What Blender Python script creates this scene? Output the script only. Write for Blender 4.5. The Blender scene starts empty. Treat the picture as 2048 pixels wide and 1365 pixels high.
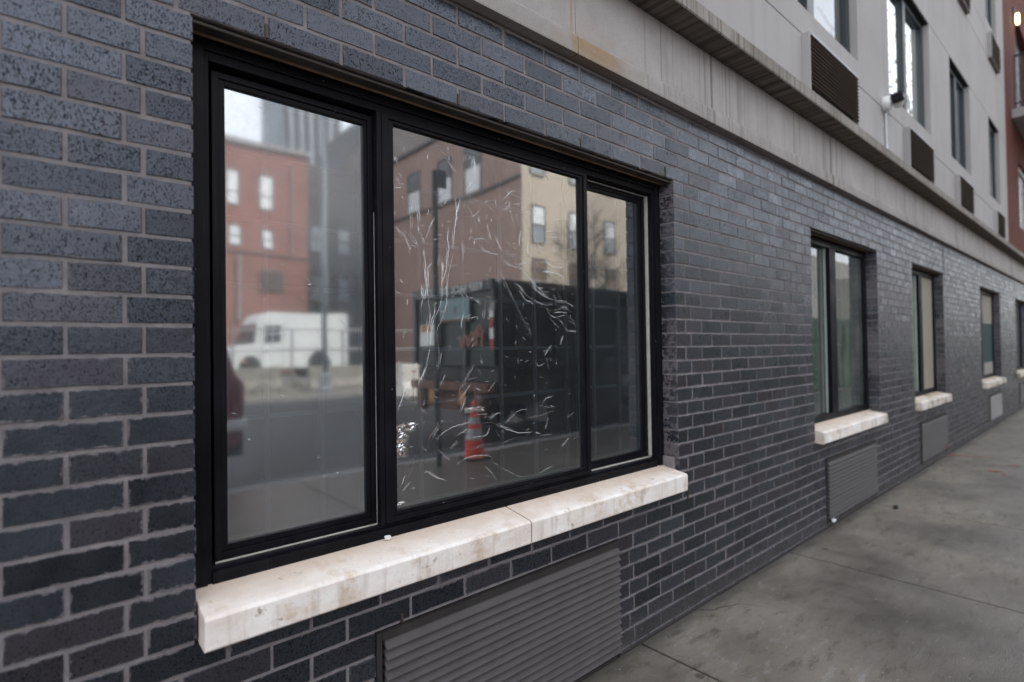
import bpy, bmesh, math, random
from mathutils import Vector, Matrix
random.seed(7)
S = bpy.context.scene
C = S.collection
R = math.radians

# ---------------------------------------------------------------- camera
F_PX = 1090.93
YAW, PIT, ROL = R(48.738), R(0.774), R(-0.845)
fw = Vector((math.cos(YAW)*math.cos(PIT), math.sin(YAW)*math.cos(PIT), math.sin(PIT)))
r0 = Vector((math.sin(YAW), -math.cos(YAW), 0)); u0 = r0.cross(fw)
rt = r0*math.cos(ROL) + u0*math.sin(ROL); up = u0*math.cos(ROL) - r0*math.sin(ROL)
cd = bpy.data.cameras.new('camera'); cam = bpy.data.objects.new('camera', cd); C.objects.link(cam)
m = Matrix((rt, up, -fw)).transposed().to_4x4(); m.translation = Vector((0, -1.4679, 1.3127)); cam.matrix_world = m
cd.sensor_width = 36; cd.lens = F_PX/2048*36; cd.clip_start = .02; cd.clip_end = 2000
cd.dof.use_dof = True; cd.dof.focus_distance = 1.9; cd.dof.aperture_fstop = 1.45
S.camera = cam

# ---------------------------------------------------------------- sky, sun, exposure
SUN_EL, SUN_AZ = 44, 62          # overcast day: a soft sun high behind the building
W = bpy.data.worlds.new('World'); S.world = W; W.use_nodes = True
wn = W.node_tree; bg = wn.nodes['Background']
sk = wn.nodes.new('ShaderNodeTexSky'); sk.sky_type = 'NISHITA'; sk.sun_disc = False
sk.sun_elevation = R(SUN_EL); sk.sun_rotation = R(90-SUN_AZ); sk.air_density = 1.0; sk.dust_density = 2.0; sk.ozone_density = 1.0
hs = wn.nodes.new('ShaderNodeHueSaturation'); hs.inputs['Saturation'].default_value = .28
wn.links.new(sk.outputs[0], hs.inputs['Color'])
cl = wn.nodes.new('ShaderNodeMix'); cl.data_type = 'RGBA'; cl.inputs[0].default_value = .6; cl.inputs[7].default_value = (3.9, 4.1, 4.4, 1)   # even cloud cover
wn.links.new(hs.outputs[0], cl.inputs[6]); wn.links.new(cl.outputs[2], bg.inputs[0]); bg.inputs[1].default_value = .15
sl = bpy.data.lights.new('sun', 'SUN'); sl.energy = 1.0; sl.angle = R(18); sl.color = (1, .95, .87)
so = bpy.data.objects.new('sun', sl); C.objects.link(so)
sd = Vector((math.cos(R(SUN_EL))*math.cos(R(SUN_AZ)), math.cos(R(SUN_EL))*math.sin(R(SUN_AZ)), math.sin(R(SUN_EL))))
so.rotation_euler = sd.to_track_quat('Z', 'Y').to_euler(); so.location = (0, 0, 40)
S.view_settings.view_transform = 'Standard'; S.view_settings.look = 'None'; S.view_settings.exposure = 1.85; S.view_settings.gamma = 1
S.render.engine = 'CYCLES'
S.cycles.max_bounces = 8; S.cycles.transparent_max_bounces = 12; S.cycles.glossy_bounces = 5

# ---------------------------------------------------------------- materials
class NT:
    def __init__(s, name):
        s.m = bpy.data.materials.new(name); s.m.use_nodes = True; s.t = s.m.node_tree
        s.b = s.t.nodes['Principled BSDF']; s.o = s.t.nodes['Material Output']
    def n(s, ty, **k):
        x = s.t.nodes.new('ShaderNode'+ty)
        for a, v in k.items(): setattr(x, a, v)
        return x
    def put(s, v, sock):
        if hasattr(v, 'links') or isinstance(v, bpy.types.NodeSocket): s.t.links.new(v, sock)
        elif isinstance(v, (tuple, list)): sock.default_value = tuple(v)+((1,) if len(v) == 3 and sock.type == 'RGBA' else ())
        else: sock.default_value = v
    def pos(s, scale=(1, 1, 1), obj=False):
        g = s.n('TexCoord').outputs['Object'] if obj else s.n('NewGeometry').outputs['Position']
        mp = s.n('Mapping'); s.put(g, mp.inputs[0]); s.put(scale, mp.inputs['Scale']); return mp.outputs[0]
    def noise(s, scale, detail=4, rough=.5, vec=None, sc=(1, 1, 1), obj=False):
        x = s.n('TexNoise'); s.put(vec or s.pos(sc, obj), x.inputs['Vector']); s.put(scale, x.inputs['Scale']); s.put(detail, x.inputs['Detail']); s.put(rough, x.inputs['Roughness'])
        return x.outputs['Fac']
    def ramp(s, v, a, b, lo=0, hi=1):
        x = s.n('MapRange'); s.put(v, x.inputs[0]); s.put(a, x.inputs[1]); s.put(b, x.inputs[2]); s.put(lo, x.inputs[3]); s.put(hi, x.inputs[4]); return x.outputs[0]
    def math(s, op, a, b=0.):
        x = s.n('Math', operation=op); s.put(a, x.inputs[0]); s.put(b, x.inputs[1]); return x.outputs[0]
    def mix(s, f, a, b):
        x = s.n('Mix', data_type='RGBA'); s.put(f, x.inputs[0]); s.put(a, x.inputs[6]); s.put(b, x.inputs[7]); return x.outputs[2]
    def xyz(s):
        x = s.n('SeparateXYZ'); s.put(s.n('NewGeometry').outputs['Position'], x.inputs[0]); return x.outputs
    def bump(s, h, d=.002, st=1.):
        x = s.n('Bump'); s.put(h, x.inputs['Height']); s.put(d, x.inputs['Distance']); s.put(st, x.inputs['Strength']); s.put(x.outputs[0], s.b.inputs['Normal'])
    def done(s, col=None, rough=None, spec=None, metal=None):
        if col is not None: s.put(col, s.b.inputs['Base Color'])
        if rough is not None: s.put(rough, s.b.inputs['Roughness'])
        if spec is not None: s.put(spec, s.b.inputs['Specular IOR Level'])
        if metal is not None: s.put(metal, s.b.inputs['Metallic'])
        return s.m

def varied(name, c, rough=.6, amt=.25, scale=6, spec=.5, metal=0, bump=0, fine=0, obj=True):
    """one base colour with soft patches, a little grain and uneven gloss"""
    t = NT(name)
    k = t.noise(scale, 5, .6, obj=obj)
    col = t.mix(t.ramp(k, .3, .7), tuple(x*(1-amt) for x in c), tuple(min(1, x*(1+amt)) for x in c))
    if fine:
        f = t.noise(fine, 3, .6, obj=obj); col = t.mix(t.ramp(f, .55, .75, 0, .5), col, tuple(x*.6 for x in c))
        if bump: t.bump(f, bump)
    elif bump: t.bump(k, bump)
    return t.done(col, t.ramp(k, .3, .7, max(.02, rough-.08), min(1, rough+.08)), spec, metal)

def brick_mat():
    t = NT('glazed_dark_brick')
    at = t.n('Attribute'); at.attribute_name = 'rnd'; sp = t.n('SeparateColor'); t.put(at.outputs['Color'], sp.inputs[0])
    a, b2, c2 = sp.outputs
    col = t.mix(a, (.0085, .0092, .0118), (.0225, .0245, .0310))
    col = t.mix(t.ramp(b2, .66, .95, 0, .85), col, (.031, .0215, .0235))
    cloud = t.noise(9, 4, .6); col = t.mix(t.ramp(cloud, .35, .7, 0, .4), col, (.030, .032, .038))
    v = t.pos((1, 1, .55)); spn = t.noise(340, 3, .55, vec=v); sp2 = t.noise(55, 2, .5)
    big = t.noise(150, 2, .5, vec=v)
    speck = t.math('MAXIMUM', t.ramp(t.math('ADD', spn, t.math('ADD', t.math('MULTIPLY', t.math('SUBTRACT', sp2, .5), .22), t.math('MULTIPLY', t.math('SUBTRACT', c2, .5), .05))), .558, .60), t.ramp(big, .655, .685))
    col = t.mix(t.math('MULTIPLY', speck, .85), col, (.005, .005, .006))
    # mortar smeared over the edges of the brick face
    ed = t.n('Attribute'); ed.attribute_name = 'edge'; se = t.n('SeparateColor'); t.put(ed.outputs['Color'], se.inputs[0])
    dist = t.math('MINIMUM', t.math('MINIMUM', se.outputs[0], se.outputs[1]), t.math('MINIMUM', se.outputs[2], ed.outputs['Alpha']))
    sm = t.math('ADD', t.math('MULTIPLY', t.math('SUBTRACT', t.noise(55, 4, .7), .5), .03), t.math('MULTIPLY', t.math('SUBTRACT', t.noise(3, 3, .6), .5), .022))
    smear = t.ramp(t.math('SUBTRACT', dist, t.math('SUBTRACT', sm, .0022)), .0024, .0004)
    col = t.mix(t.math('MULTIPLY', smear, .75), col, (.17, .152, .156))
    pz = t.xyz(); dirt = t.math('MULTIPLY', t.ramp(t.math('ADD', pz[2], t.math('MULTIPLY', t.noise(9, 4, .7), .16)), .24, .07), .75); col = t.mix(dirt, col, (.075, .068, .064)); col = t.mix(t.math('MULTIPLY', t.ramp(t.noise(60, 3, .6), .64, .70), t.ramp(pz[2], .35, .05)), col, (.20, .19, .185))
    rust = t.noise(2.3, 3, .6); col = t.mix(t.ramp(rust, .62, .8, 0, .25), col, (.024, .019, .020))
    rough = t.math('ADD', t.math('ADD', t.ramp(cloud, .3, .7, .25, .40), t.math('MULTIPLY', t.math('SUBTRACT', b2, .5), .08)), t.math('MULTIPLY', t.math('MAXIMUM', speck, smear), .4))
    t.put(1.6, t.b.inputs['IOR']); t.put((.78, .84, 1.), t.b.inputs['Specular Tint'])
    spec = t.math('SUBTRACT', t.ramp(a, 0, 1, .6, .9), t.math('MULTIPLY', t.math('MAXIMUM', speck, smear), .5))
    t.bump(t.math('SUBTRACT', t.noise(60, 4, .6), t.math('MULTIPLY', speck, .35)), .0015, .55)
    return t.done(col, rough, spec)

def mortar_mat():
    t = NT('mortar'); k = t.noise(14, 5, .65); f = t.noise(160, 3, .6)
    col = t.mix(t.ramp(k, .3, .7), (.145, .131, .136), (.255, .232, .237)); col = t.mix(t.ramp(f, .5, .75, 0, .5), col, (.14, .127, .130))
    pz = t.xyz()[2]; col = t.mix(t.ramp(t.math('ADD', pz, t.math('MULTIPLY', t.noise(12, 4, .7), .1)), .16, .06, 0, .85), col, (.045, .040, .036)); st = t.noise(2.2, 4, .6); col = t.mix(t.ramp(st, .5, .72, 0, .5), col, (.11, .10, .102))
    t.bump(f, .002, .6); return t.done(col, .92, .2)

def concrete_band_mat():
    t = NT('precast_concrete'); p = t.xyz()
    k = t.noise(5, 5, .6); f = t.noise(190, 3, .65)
    col = t.mix(t.ramp(k, .3, .7), (.35, .325, .31), (.43, .405, .39)); col = t.mix(t.ramp(f, .5, .72, 0, .5), col, (.21, .193, .182))
    # dirt runs down the face
    st = t.noise(1, 4, .7, sc=(42, 0, .25)); pat = t.noise(1, 2, .5, sc=(1.3, 0, 0))
    st = t.math('MULTIPLY', t.ramp(st, .51, .60), t.math('MULTIPLY', t.ramp(pat, .42, .58), t.ramp(p[0], 1.75, 2.3)))
    col = t.mix(t.math('MULTIPLY', st, .78), col, (.10, .085, .073))
    # rust stain
    nx = t.math('ADD', p[0], t.math('MULTIPLY', t.math('SUBTRACT', t.noise(14, 3, .6), .5), .22))
    rx = t.math('MULTIPLY', t.ramp(nx, 1.54, 1.64), t.ramp(nx, 1.98, 1.78))
    rz = t.math('MULTIPLY', t.ramp(p[2], 2.56, 2.535), t.ramp(p[2], 2.46, 2.50, .5, 1))
    rline = t.math('MULTIPLY', t.ramp(t.math('ABSOLUTE', t.math('SUBTRACT', p[0], 1.597)), .003, .010, 1, 0), t.ramp(p[2], 2.54, 2.56))
    rfaint = t.math('MULTIPLY', t.math('MULTIPLY', t.ramp(nx, 1.45, 1.6), t.ramp(nx, 2.1, 1.7)), t.ramp(p[2], 2.68, 2.54, 0, .25))
    rr = t.math('MAXIMUM', t.math('MULTIPLY', rx, rz), t.math('MAXIMUM', t.math('MULTIPLY', rline, .8), rfaint))
    col = t.mix(t.math('MULTIPLY', rr, t.ramp(f, .3, .7, .55, .95)), col, (.34, .205, .08))
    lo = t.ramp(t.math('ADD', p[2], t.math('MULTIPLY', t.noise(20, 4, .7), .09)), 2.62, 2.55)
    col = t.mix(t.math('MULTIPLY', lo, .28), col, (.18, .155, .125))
    t.bump(f, .002, .5); return t.done(col, .85, .25)

def ledge_mat():
    t = NT('weathered_ledge'); f = t.noise(150, 3, .65)
    st = t.noise(1, 4, .7, sc=(17, 0, 0)); big = t.noise(1, 3, .6, sc=(2.2, 2, 2)); run = t.noise(1, 4, .7, sc=(34, 0, 1))
    col = t.mix(t.ramp(big, .35, .65), (.22, .20, .172), (.31, .285, .26)); col = t.mix(t.ramp(run, .48, .62, 0, .7), col, (.085, .074, .062))
    col = t.mix(t.ramp(f, .5, .75, 0, .5), col, (.15, .14, .12))
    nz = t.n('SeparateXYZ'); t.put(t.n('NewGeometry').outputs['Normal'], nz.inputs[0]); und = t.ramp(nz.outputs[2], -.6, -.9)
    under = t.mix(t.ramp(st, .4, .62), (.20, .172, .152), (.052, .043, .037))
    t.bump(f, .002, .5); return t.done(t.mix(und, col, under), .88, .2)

def stucco_mat():
    t = NT('pale_stucco'); k = t.noise(1.1, 4, .6); f = t.noise(230, 3, .6); st = t.noise(1, 4, .6, sc=(7, 0, .22))
    col = t.mix(t.ramp(k, .3, .7), (.355, .335, .325), (.41, .39, .38)); col = t.mix(t.ramp(st, .5, .7, 0, .35), col, (.28, .265, .255))
    col = t.mix(t.ramp(f, .55, .75, 0, .35), col, (.23, .22, .215)); t.bump(f, .0015, .5); return t.done(col, .9, .2)

def limestone_mat():
    t = NT('cast_stone_sill'); k = t.noise(4, 5, .65, sc=(1, 2.5, 2.5)); f = t.noise(120, 3, .6); g = t.noise(26, 4, .7)
    col = t.mix(t.ramp(k, .3, .68), (.76, .67, .60), (.94, .89, .85))
    col = t.mix(t.ramp(t.noise(9, 5, .7), .52, .70, 0, .75), col, (.52, .36, .22))
    col = t.mix(t.ramp(g, .64, .70, 0, .8), col, (.30, .24, .18)); col = t.mix(t.ramp(f, .62, .72, 0, .45), col, (.42, .36, .31))
    p = t.xyz(); dz = t.noise(1, 4, .6, sc=(30, 0, 2)); col = t.mix(t.math('MULTIPLY', t.ramp(dz, .52, .68), t.ramp(p[2], .71, .69, 0, .45)), col, (.36, .29, .23))
    ys = t.math('ADD', p[1], t.math('MULTIPLY', t.noise(11, 4, .7), .12)); col = t.mix(t.ramp(ys, .0, .11, 0, .75), col, (.60, .46, .35))
    moss = t.math('MULTIPLY', t.ramp(p[0], 4.9, 5.6), t.ramp(t.noise(7, 4, .7), .46, .62)); col = t.mix(t.math('MULTIPLY', moss, .75), col, (.20, .19, .08))
    t.bump(t.math('ADD', f, g), .002, .5); return t.done(col, .8, .3)

def frame_mat():
    t = NT('black_frame_paint'); k = t.noise(7, 4, .6)
    col = t.mix(t.ramp(k, .3, .7), (.0045, .0045, .006), (.0085, .0085, .011))
    v = t.n('TexVoronoi'); t.put(t.pos((1, 1, 1)), v.inputs['Vector']); t.put(42, v.inputs['Scale'])
    sp = t.n('SeparateColor'); t.put(v.outputs['Color'], sp.inputs[0])
    fl = t.math('MULTIPLY', t.ramp(v.outputs['Distance'], .075, .05), t.ramp(sp.outputs[0], .86, .87))
    col = t.mix(fl, col, (.5, .5, .48))
    dust = t.math('MULTIPLY', t.ramp(t.noise(1, 5, .7, sc=(90, 5, 5)), .58, .75), .35); col = t.mix(dust, col, (.035, .035, .038))
    return t.done(col, t.ramp(k, .3, .7, .36, .55), .12)

def glass_mat(name, base=.42, dust=.05, rough=0., tint=(.62, .68, .66), dcol=(.36, .40, .44), haze=0):
    t = NT(name); fr = t.n('Fresnel'); t.put(1.5, fr.inputs[0])
    gl = t.n('BsdfGlossy'); t.put(rough, gl.inputs['Roughness']); t.put((.94, .96, .97), gl.inputs['Color'])
    wv = t.noise(1.7, 2, .4); bp = t.n('Bump'); t.put(wv, bp.inputs['Height']); t.put(.0016, bp.inputs['Distance']); t.put(bp.outputs[0], gl.inputs['Normal'])
    tr = t.n('BsdfTransparent'); t.put(tint, tr.inputs[0])
    ms = t.n('MixShader'); t.put(t.math('MINIMUM', t.math('ADD', t.math('MULTIPLY', fr.outputs[0], 1-base), base), .97), ms.inputs[0]); t.put(tr.outputs[0], ms.inputs[1]); t.put(gl.outputs[0], ms.inputs[2])
    df = t.n('BsdfDiffuse'); t.put(dcol, df.inputs[0])
    if haze: dust = t.math('MULTIPLY', t.ramp(t.math('ADD', t.xyz()[2], t.math('MULTIPLY', t.noise(3, 4, .6), .5)), 1.2, 2.3, .65, 2.3), dust)   # condensation film, thicker up high
    m2 = t.n('MixShader'); n = t.noise(3, 6, .75); n2 = t.noise(90, 3, .6)
    t.put(t.math('MULTIPLY', t.ramp(t.math('ADD', n, t.math('MULTIPLY', n2, .2)), .4, .8, .5, 1.6), dust), m2.inputs[0]); t.put(ms.outputs[0], m2.inputs[1]); t.put(df.outputs[0], m2.inputs[2])
    t.put(m2.outputs[0], t.o.inputs[0]); return t.m

def film_mat(name, gloss, rough):
    t = NT(name); gl = t.n('BsdfGlossy'); t.put(rough, gl.inputs['Roughness']); t.put((.95, .95, .95), gl.inputs['Color'])
    tr = t.n('BsdfTransparent'); ms = t.n('MixShader'); t.put(gloss, ms.inputs[0]); t.put(tr.outputs[0], ms.inputs[1]); t.put(gl.outputs[0], ms.inputs[2])
    t.put(ms.outputs[0], t.o.inputs[0]); return t.m

def sidewalk_mat():
    t = NT('damp_concrete_pavement'); p = t.xyz()
    k = t.noise(1.6, 6, .65, sc=(1, 1.5, 1)); f = t.noise(130, 3, .65); g = t.noise(8, 8, .75, sc=(.6, 1.8, 1)); w = t.noise(.9, 5, .6)
    col = t.mix(t.ramp(k, .32, .68), (.130, .112, .091), (.228, .204, .172))
    col = t.mix(t.ramp(g, .53, .66, 0, .75), col, (.066, .052, .040)); col = t.mix(t.ramp(g, .44, .33, 0, .75), col, (.265, .25, .23))
    dw = t.math('SUBTRACT', w, t.math('MULTIPLY', t.math('ADD', p[1], .5), .13)); col = t.mix(t.ramp(dw, .45, .72, 0, .8), col, (.058, .050, .043))  # damp patches, with dimmer light towards the kerb painted into the colour
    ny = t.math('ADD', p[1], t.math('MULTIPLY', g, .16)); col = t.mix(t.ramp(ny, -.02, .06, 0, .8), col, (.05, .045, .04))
    col = t.mix(t.ramp(f, .55, .75, 0, .5), col, (.09, .083, .075)); sp = t.noise(75, 1, .5); col = t.mix(t.ramp(sp, .74, .77), col, (.36, .35, .33))
    vo = t.n('TexVoronoi'); t.put(t.pos(), vo.inputs['Vector']); t.put(5.5, vo.inputs['Scale']); vs_ = t.n('SeparateColor'); t.put(vo.outputs['Color'], vs_.inputs[0])
    gum = t.math('MULTIPLY', t.ramp(vo.outputs['Distance'], .12, .09), t.ramp(vs_.outputs[0], .80, .82)); col = t.mix(t.math('MULTIPLY', gum, .7), col, (.045, .04, .036))
    ck = t.n('TexVoronoi', feature='DISTANCE_TO_EDGE'); wv = t.n('Mapping'); t.put(t.n('NewGeometry').outputs['Position'], wv.inputs[0]); wa = t.n('VectorMath', operation='MULTIPLY_ADD'); nz3 = t.n('TexNoise'); t.put(t.pos(), nz3.inputs['Vector']); t.put(3, nz3.inputs['Scale']); t.put(nz3.outputs['Color'], wa.inputs[0]); wa.inputs[1].default_value = (.5, .5, 0); t.put(wv.outputs[0], wa.inputs[2]); t.put(wa.outputs[0], ck.inputs['Vector']); t.put(.45, ck.inputs['Scale'])
    crk = t.math('MULTIPLY', t.ramp(ck.outputs['Distance'], .0022, .0010), t.ramp(t.noise(.7, 2, .5), .52, .58)); col = t.mix(t.math('MULTIPLY', crk, .8), col, (.035, .03, .027))
    t.bump(t.math('ADD', f, t.math('MULTIPLY', g, 1.5)), .003, .6)
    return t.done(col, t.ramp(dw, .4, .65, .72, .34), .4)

def asphalt_mat():
    t = NT('asphalt'); k = t.noise(.5, 5, .6); f = t.noise(90, 3, .6)
    col = t.mix(t.ramp(k, .3, .7), (.013, .014, .0155), (.023, .0245, .027)); col = t.mix(t.ramp(f, .5, .7, 0, .5), col, (.03, .03, .032)); t.bump(f, .004, .5)
    return t.done(col, .6, .4)

def emit_mat(name, c, s):
    t = NT(name); t.put(c, t.b.inputs['Emission Color']); t.put(s, t.b.inputs['Emission Strength']); return t.done(c, .5)

def masonry_mat(name, c1, c2, mort, sc=1.):
    t = NT(name); v = t.n('TexBrick'); pp = t.n('Mapping'); t.put(t.n('NewGeometry').outputs['Position'], pp.inputs[0])
    px = t.n('SeparateXYZ'); t.put(pp.outputs[0], px.inputs[0]); cb = t.n('CombineXYZ'); t.put(t.math('ADD', px.outputs[0], px.outputs[1]), cb.inputs[0]); t.put(px.outputs[2], cb.inputs[1])
    t.put(cb.outputs[0], v.inputs['Vector']); t.put(c1, v.inputs['Color1']); t.put(c2, v.inputs['Color2']); t.put(mort, v.inputs['Mortar'])
    t.put(1., v.inputs['Scale']); t.put(.21, v.inputs['Brick Width']); t.put(.072, v.inputs['Row Height']); t.put(.006, v.inputs['Mortar Size'])
    k = t.noise(.6, 5, .6); col = t.mix(t.ramp(k, .35, .7, 0, .45), v.outputs[0], tuple(x*.6 for x in c1)); return t.done(col, .85, .25)

M = dict(
 brick=brick_mat(), mortar=mortar_mat(), band=concrete_band_mat(), ledge=ledge_mat(), stucco=stucco_mat(), sill=limestone_mat(), frame=frame_mat(),
 glassL=glass_mat('dusty_coated_glass', .60, .11, .042, haze=1), glassM=glass_mat('coated_glass', .50, .03, .026), glassR=glass_mat('greenish_coated_glass', .36, .05, .034, (.5, .56, .52)),
 glassU=glass_mat('upper_window_glass', .22, .04, .0), glassG=glass_mat('ground_window_glass', .16, .20, .015, (.66, .70, .66), (.27, .30, .27)),
 film=film_mat('clear_film', .05, .16), crease=film_mat('film_crease', .44, .10),
 strip=varied('white_weatherstrip', (.46, .44, .40), .6, .15, 20), spacer=varied('grey_spacer', (.32, .37, .33), .45, .1, 20),
 steel=varied('rusty_lintel_steel', (.035, .026, .020), .7, .4, 14), sealant=varied('brown_sealant', (.26, .17, .11), .75, .35, 25, bump=.002),
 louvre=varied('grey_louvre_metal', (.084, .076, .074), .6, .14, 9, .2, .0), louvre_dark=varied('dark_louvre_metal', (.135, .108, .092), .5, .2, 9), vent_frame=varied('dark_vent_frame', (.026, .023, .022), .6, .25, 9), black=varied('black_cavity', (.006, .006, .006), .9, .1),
 weep=varied('brown_weep', (.045, .030, .020), .6, .4, 60), reflect_panel=varied('beige_reflection', (.30, .27, .215), .8, .06, 3), teal=varied('teal_reflection', (.03, .065, .068), .8, .15, 3),
 room=varied('dim_room_paint', (.05, .05, .05), .9, .1, 2), bars=varied('white_guard_bar', (.30, .34, .42), .5, .1, 5),
 upframe=varied('teal_black_frame', (.020, .026, .030), .4, .2, 4), redwall=masonry_mat('red_brick_facade', (.105, .026, .017), (.14, .036, .023), (.12, .055, .045)),
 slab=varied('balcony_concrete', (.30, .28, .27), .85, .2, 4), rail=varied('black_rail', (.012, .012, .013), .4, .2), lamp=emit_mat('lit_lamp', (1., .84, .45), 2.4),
 white=varied('white_plastic', (.72, .71, .69), .45, .05, 8), conduit=varied('grey_conduit', (.50, .51, .54), .4, .1, 9, .5, .4), gloss_black=varied('gloss_black', (.004, .004, .005), .45, .1, 6, .12),
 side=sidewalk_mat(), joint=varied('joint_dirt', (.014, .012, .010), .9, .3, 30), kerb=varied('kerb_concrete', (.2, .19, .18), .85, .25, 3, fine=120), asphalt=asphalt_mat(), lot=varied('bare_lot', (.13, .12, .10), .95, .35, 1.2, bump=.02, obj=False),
 redpaint=varied('red_spray_paint', (.30, .045, .045), .8, .4, 30), oldred=masonry_mat('old_red_brick', (.27, .130, .103), (.32, .160, .128), (.29, .18, .15)), brown=masonry_mat('brown_brick', (.34, .235, .195), (.39, .275, .235), (.35, .26, .22)),
 cream=varied('cream_render', (.47, .405, .325), .85, .07, .8, fine=40), greystone=varied('grey_tower_concrete', (.36, .38, .40), .85, .25, .15), darkbrick=masonry_mat('dark_gable_brick', (.10, .092, .09), (.14, .13, .125), (.14, .13, .12)),
 pane=varied('pale_window', (.72, .74, .74), .3, .1, 1.5), panegrey=varied('grey_window', (.26, .29, .31), .25, .2, 1.2), panedark=varied('dark_window', (.05, .055, .06), .25, .2, 1.2), trim=varied('dark_trim', (.05, .05, .055), .6, .2, 3), brownsh=varied('brown_shutter', (.20, .14, .10), .6, .2, 3),
 vanw=varied('white_van_paint', (.62, .64, .63), .35, .05, 1.5), tyre=varied('tyre_rubber', (.018, .018, .018), .85, .2, 9), rim=varied('steel_rim', (.30, .29, .28), .4, .2, 9, .5, .6), glassd=varied('vehicle_glass', (.03, .035, .04), .08, .1, 3),
 truckg=varied('dark_green_truck_paint', (.008, .014, .013), .4, .3, 2), truckd=varied('truck_chassis', (.016, .014, .013), .6, .4, 5), rusty=varied('rusty_bumper', (.14, .065, .042), .7, .4, 7), tealp=varied('pale_teal_panel', (.15, .24, .245), .5, .15, 6), orange=varied('orange_lettering', (.33, .16, .12), .6, .15, 9), whitep=varied('white_lettering', (.75, .75, .72), .6, .05, 9), redp=varied('red_reflector', (.30, .028, .028), .4, .1, 9), ochre=varied('ochre_block', (.40, .20, .06), .6, .2, 9),
 cone=varied('orange_cone_plastic', (.70, .06, .028), .5, .08, 9), conew=varied('cone_reflective_band', (.40, .39, .40), .45, .08, 9), post=varied('green_post_metal', (.035, .05, .05), .5, .2, 6, .5, .3), signb=varied('sign_back', (.12, .14, .15), .45, .15, 5, .5, .5),
 lamppost=varied('galvanised_pole', (.20, .22, .23), .5, .15, 3, .5, .3), fence=varied('fence_steel', (.22, .22, .22), .5, .2, 4, .5, .5), barrier=varied('barrier_concrete', (.22, .205, .175), .9, .25, 2, fine=30), barw=varied('white_barrier_plastic', (.74, .70, .64), .6, .12, 3),
 carred=varied('dark_red_car_paint', (.15, .022, .025), .2, .1, 3), bumper=varied('pale_bumper', (.55, .55, .55), .3, .15, 5), plastic=varied('dark_plastic', (.03, .033, .035), .55, .2, 6), skip=varied('green_skip_paint', (.035, .13, .065), .5, .3, 2), beige=varied('beige_box_body', (.50, .46, .38), .55, .06, 1), tealbox=varied('teal_box_body', (.05, .15, .15), .5, .1, 1),
 bark=varied('bark', (.07, .058, .048), .9, .3, 8), paper=varied('white_paper', (.75, .74, .72), .7, .15, 30), stone=varied('dark_pebble', (.03, .03, .03), .8, .2, 20), amber=varied('amber_lens', (.6, .26, .04), .3, .1), foil=film_mat('crumpled_film', .62, .14))

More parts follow.
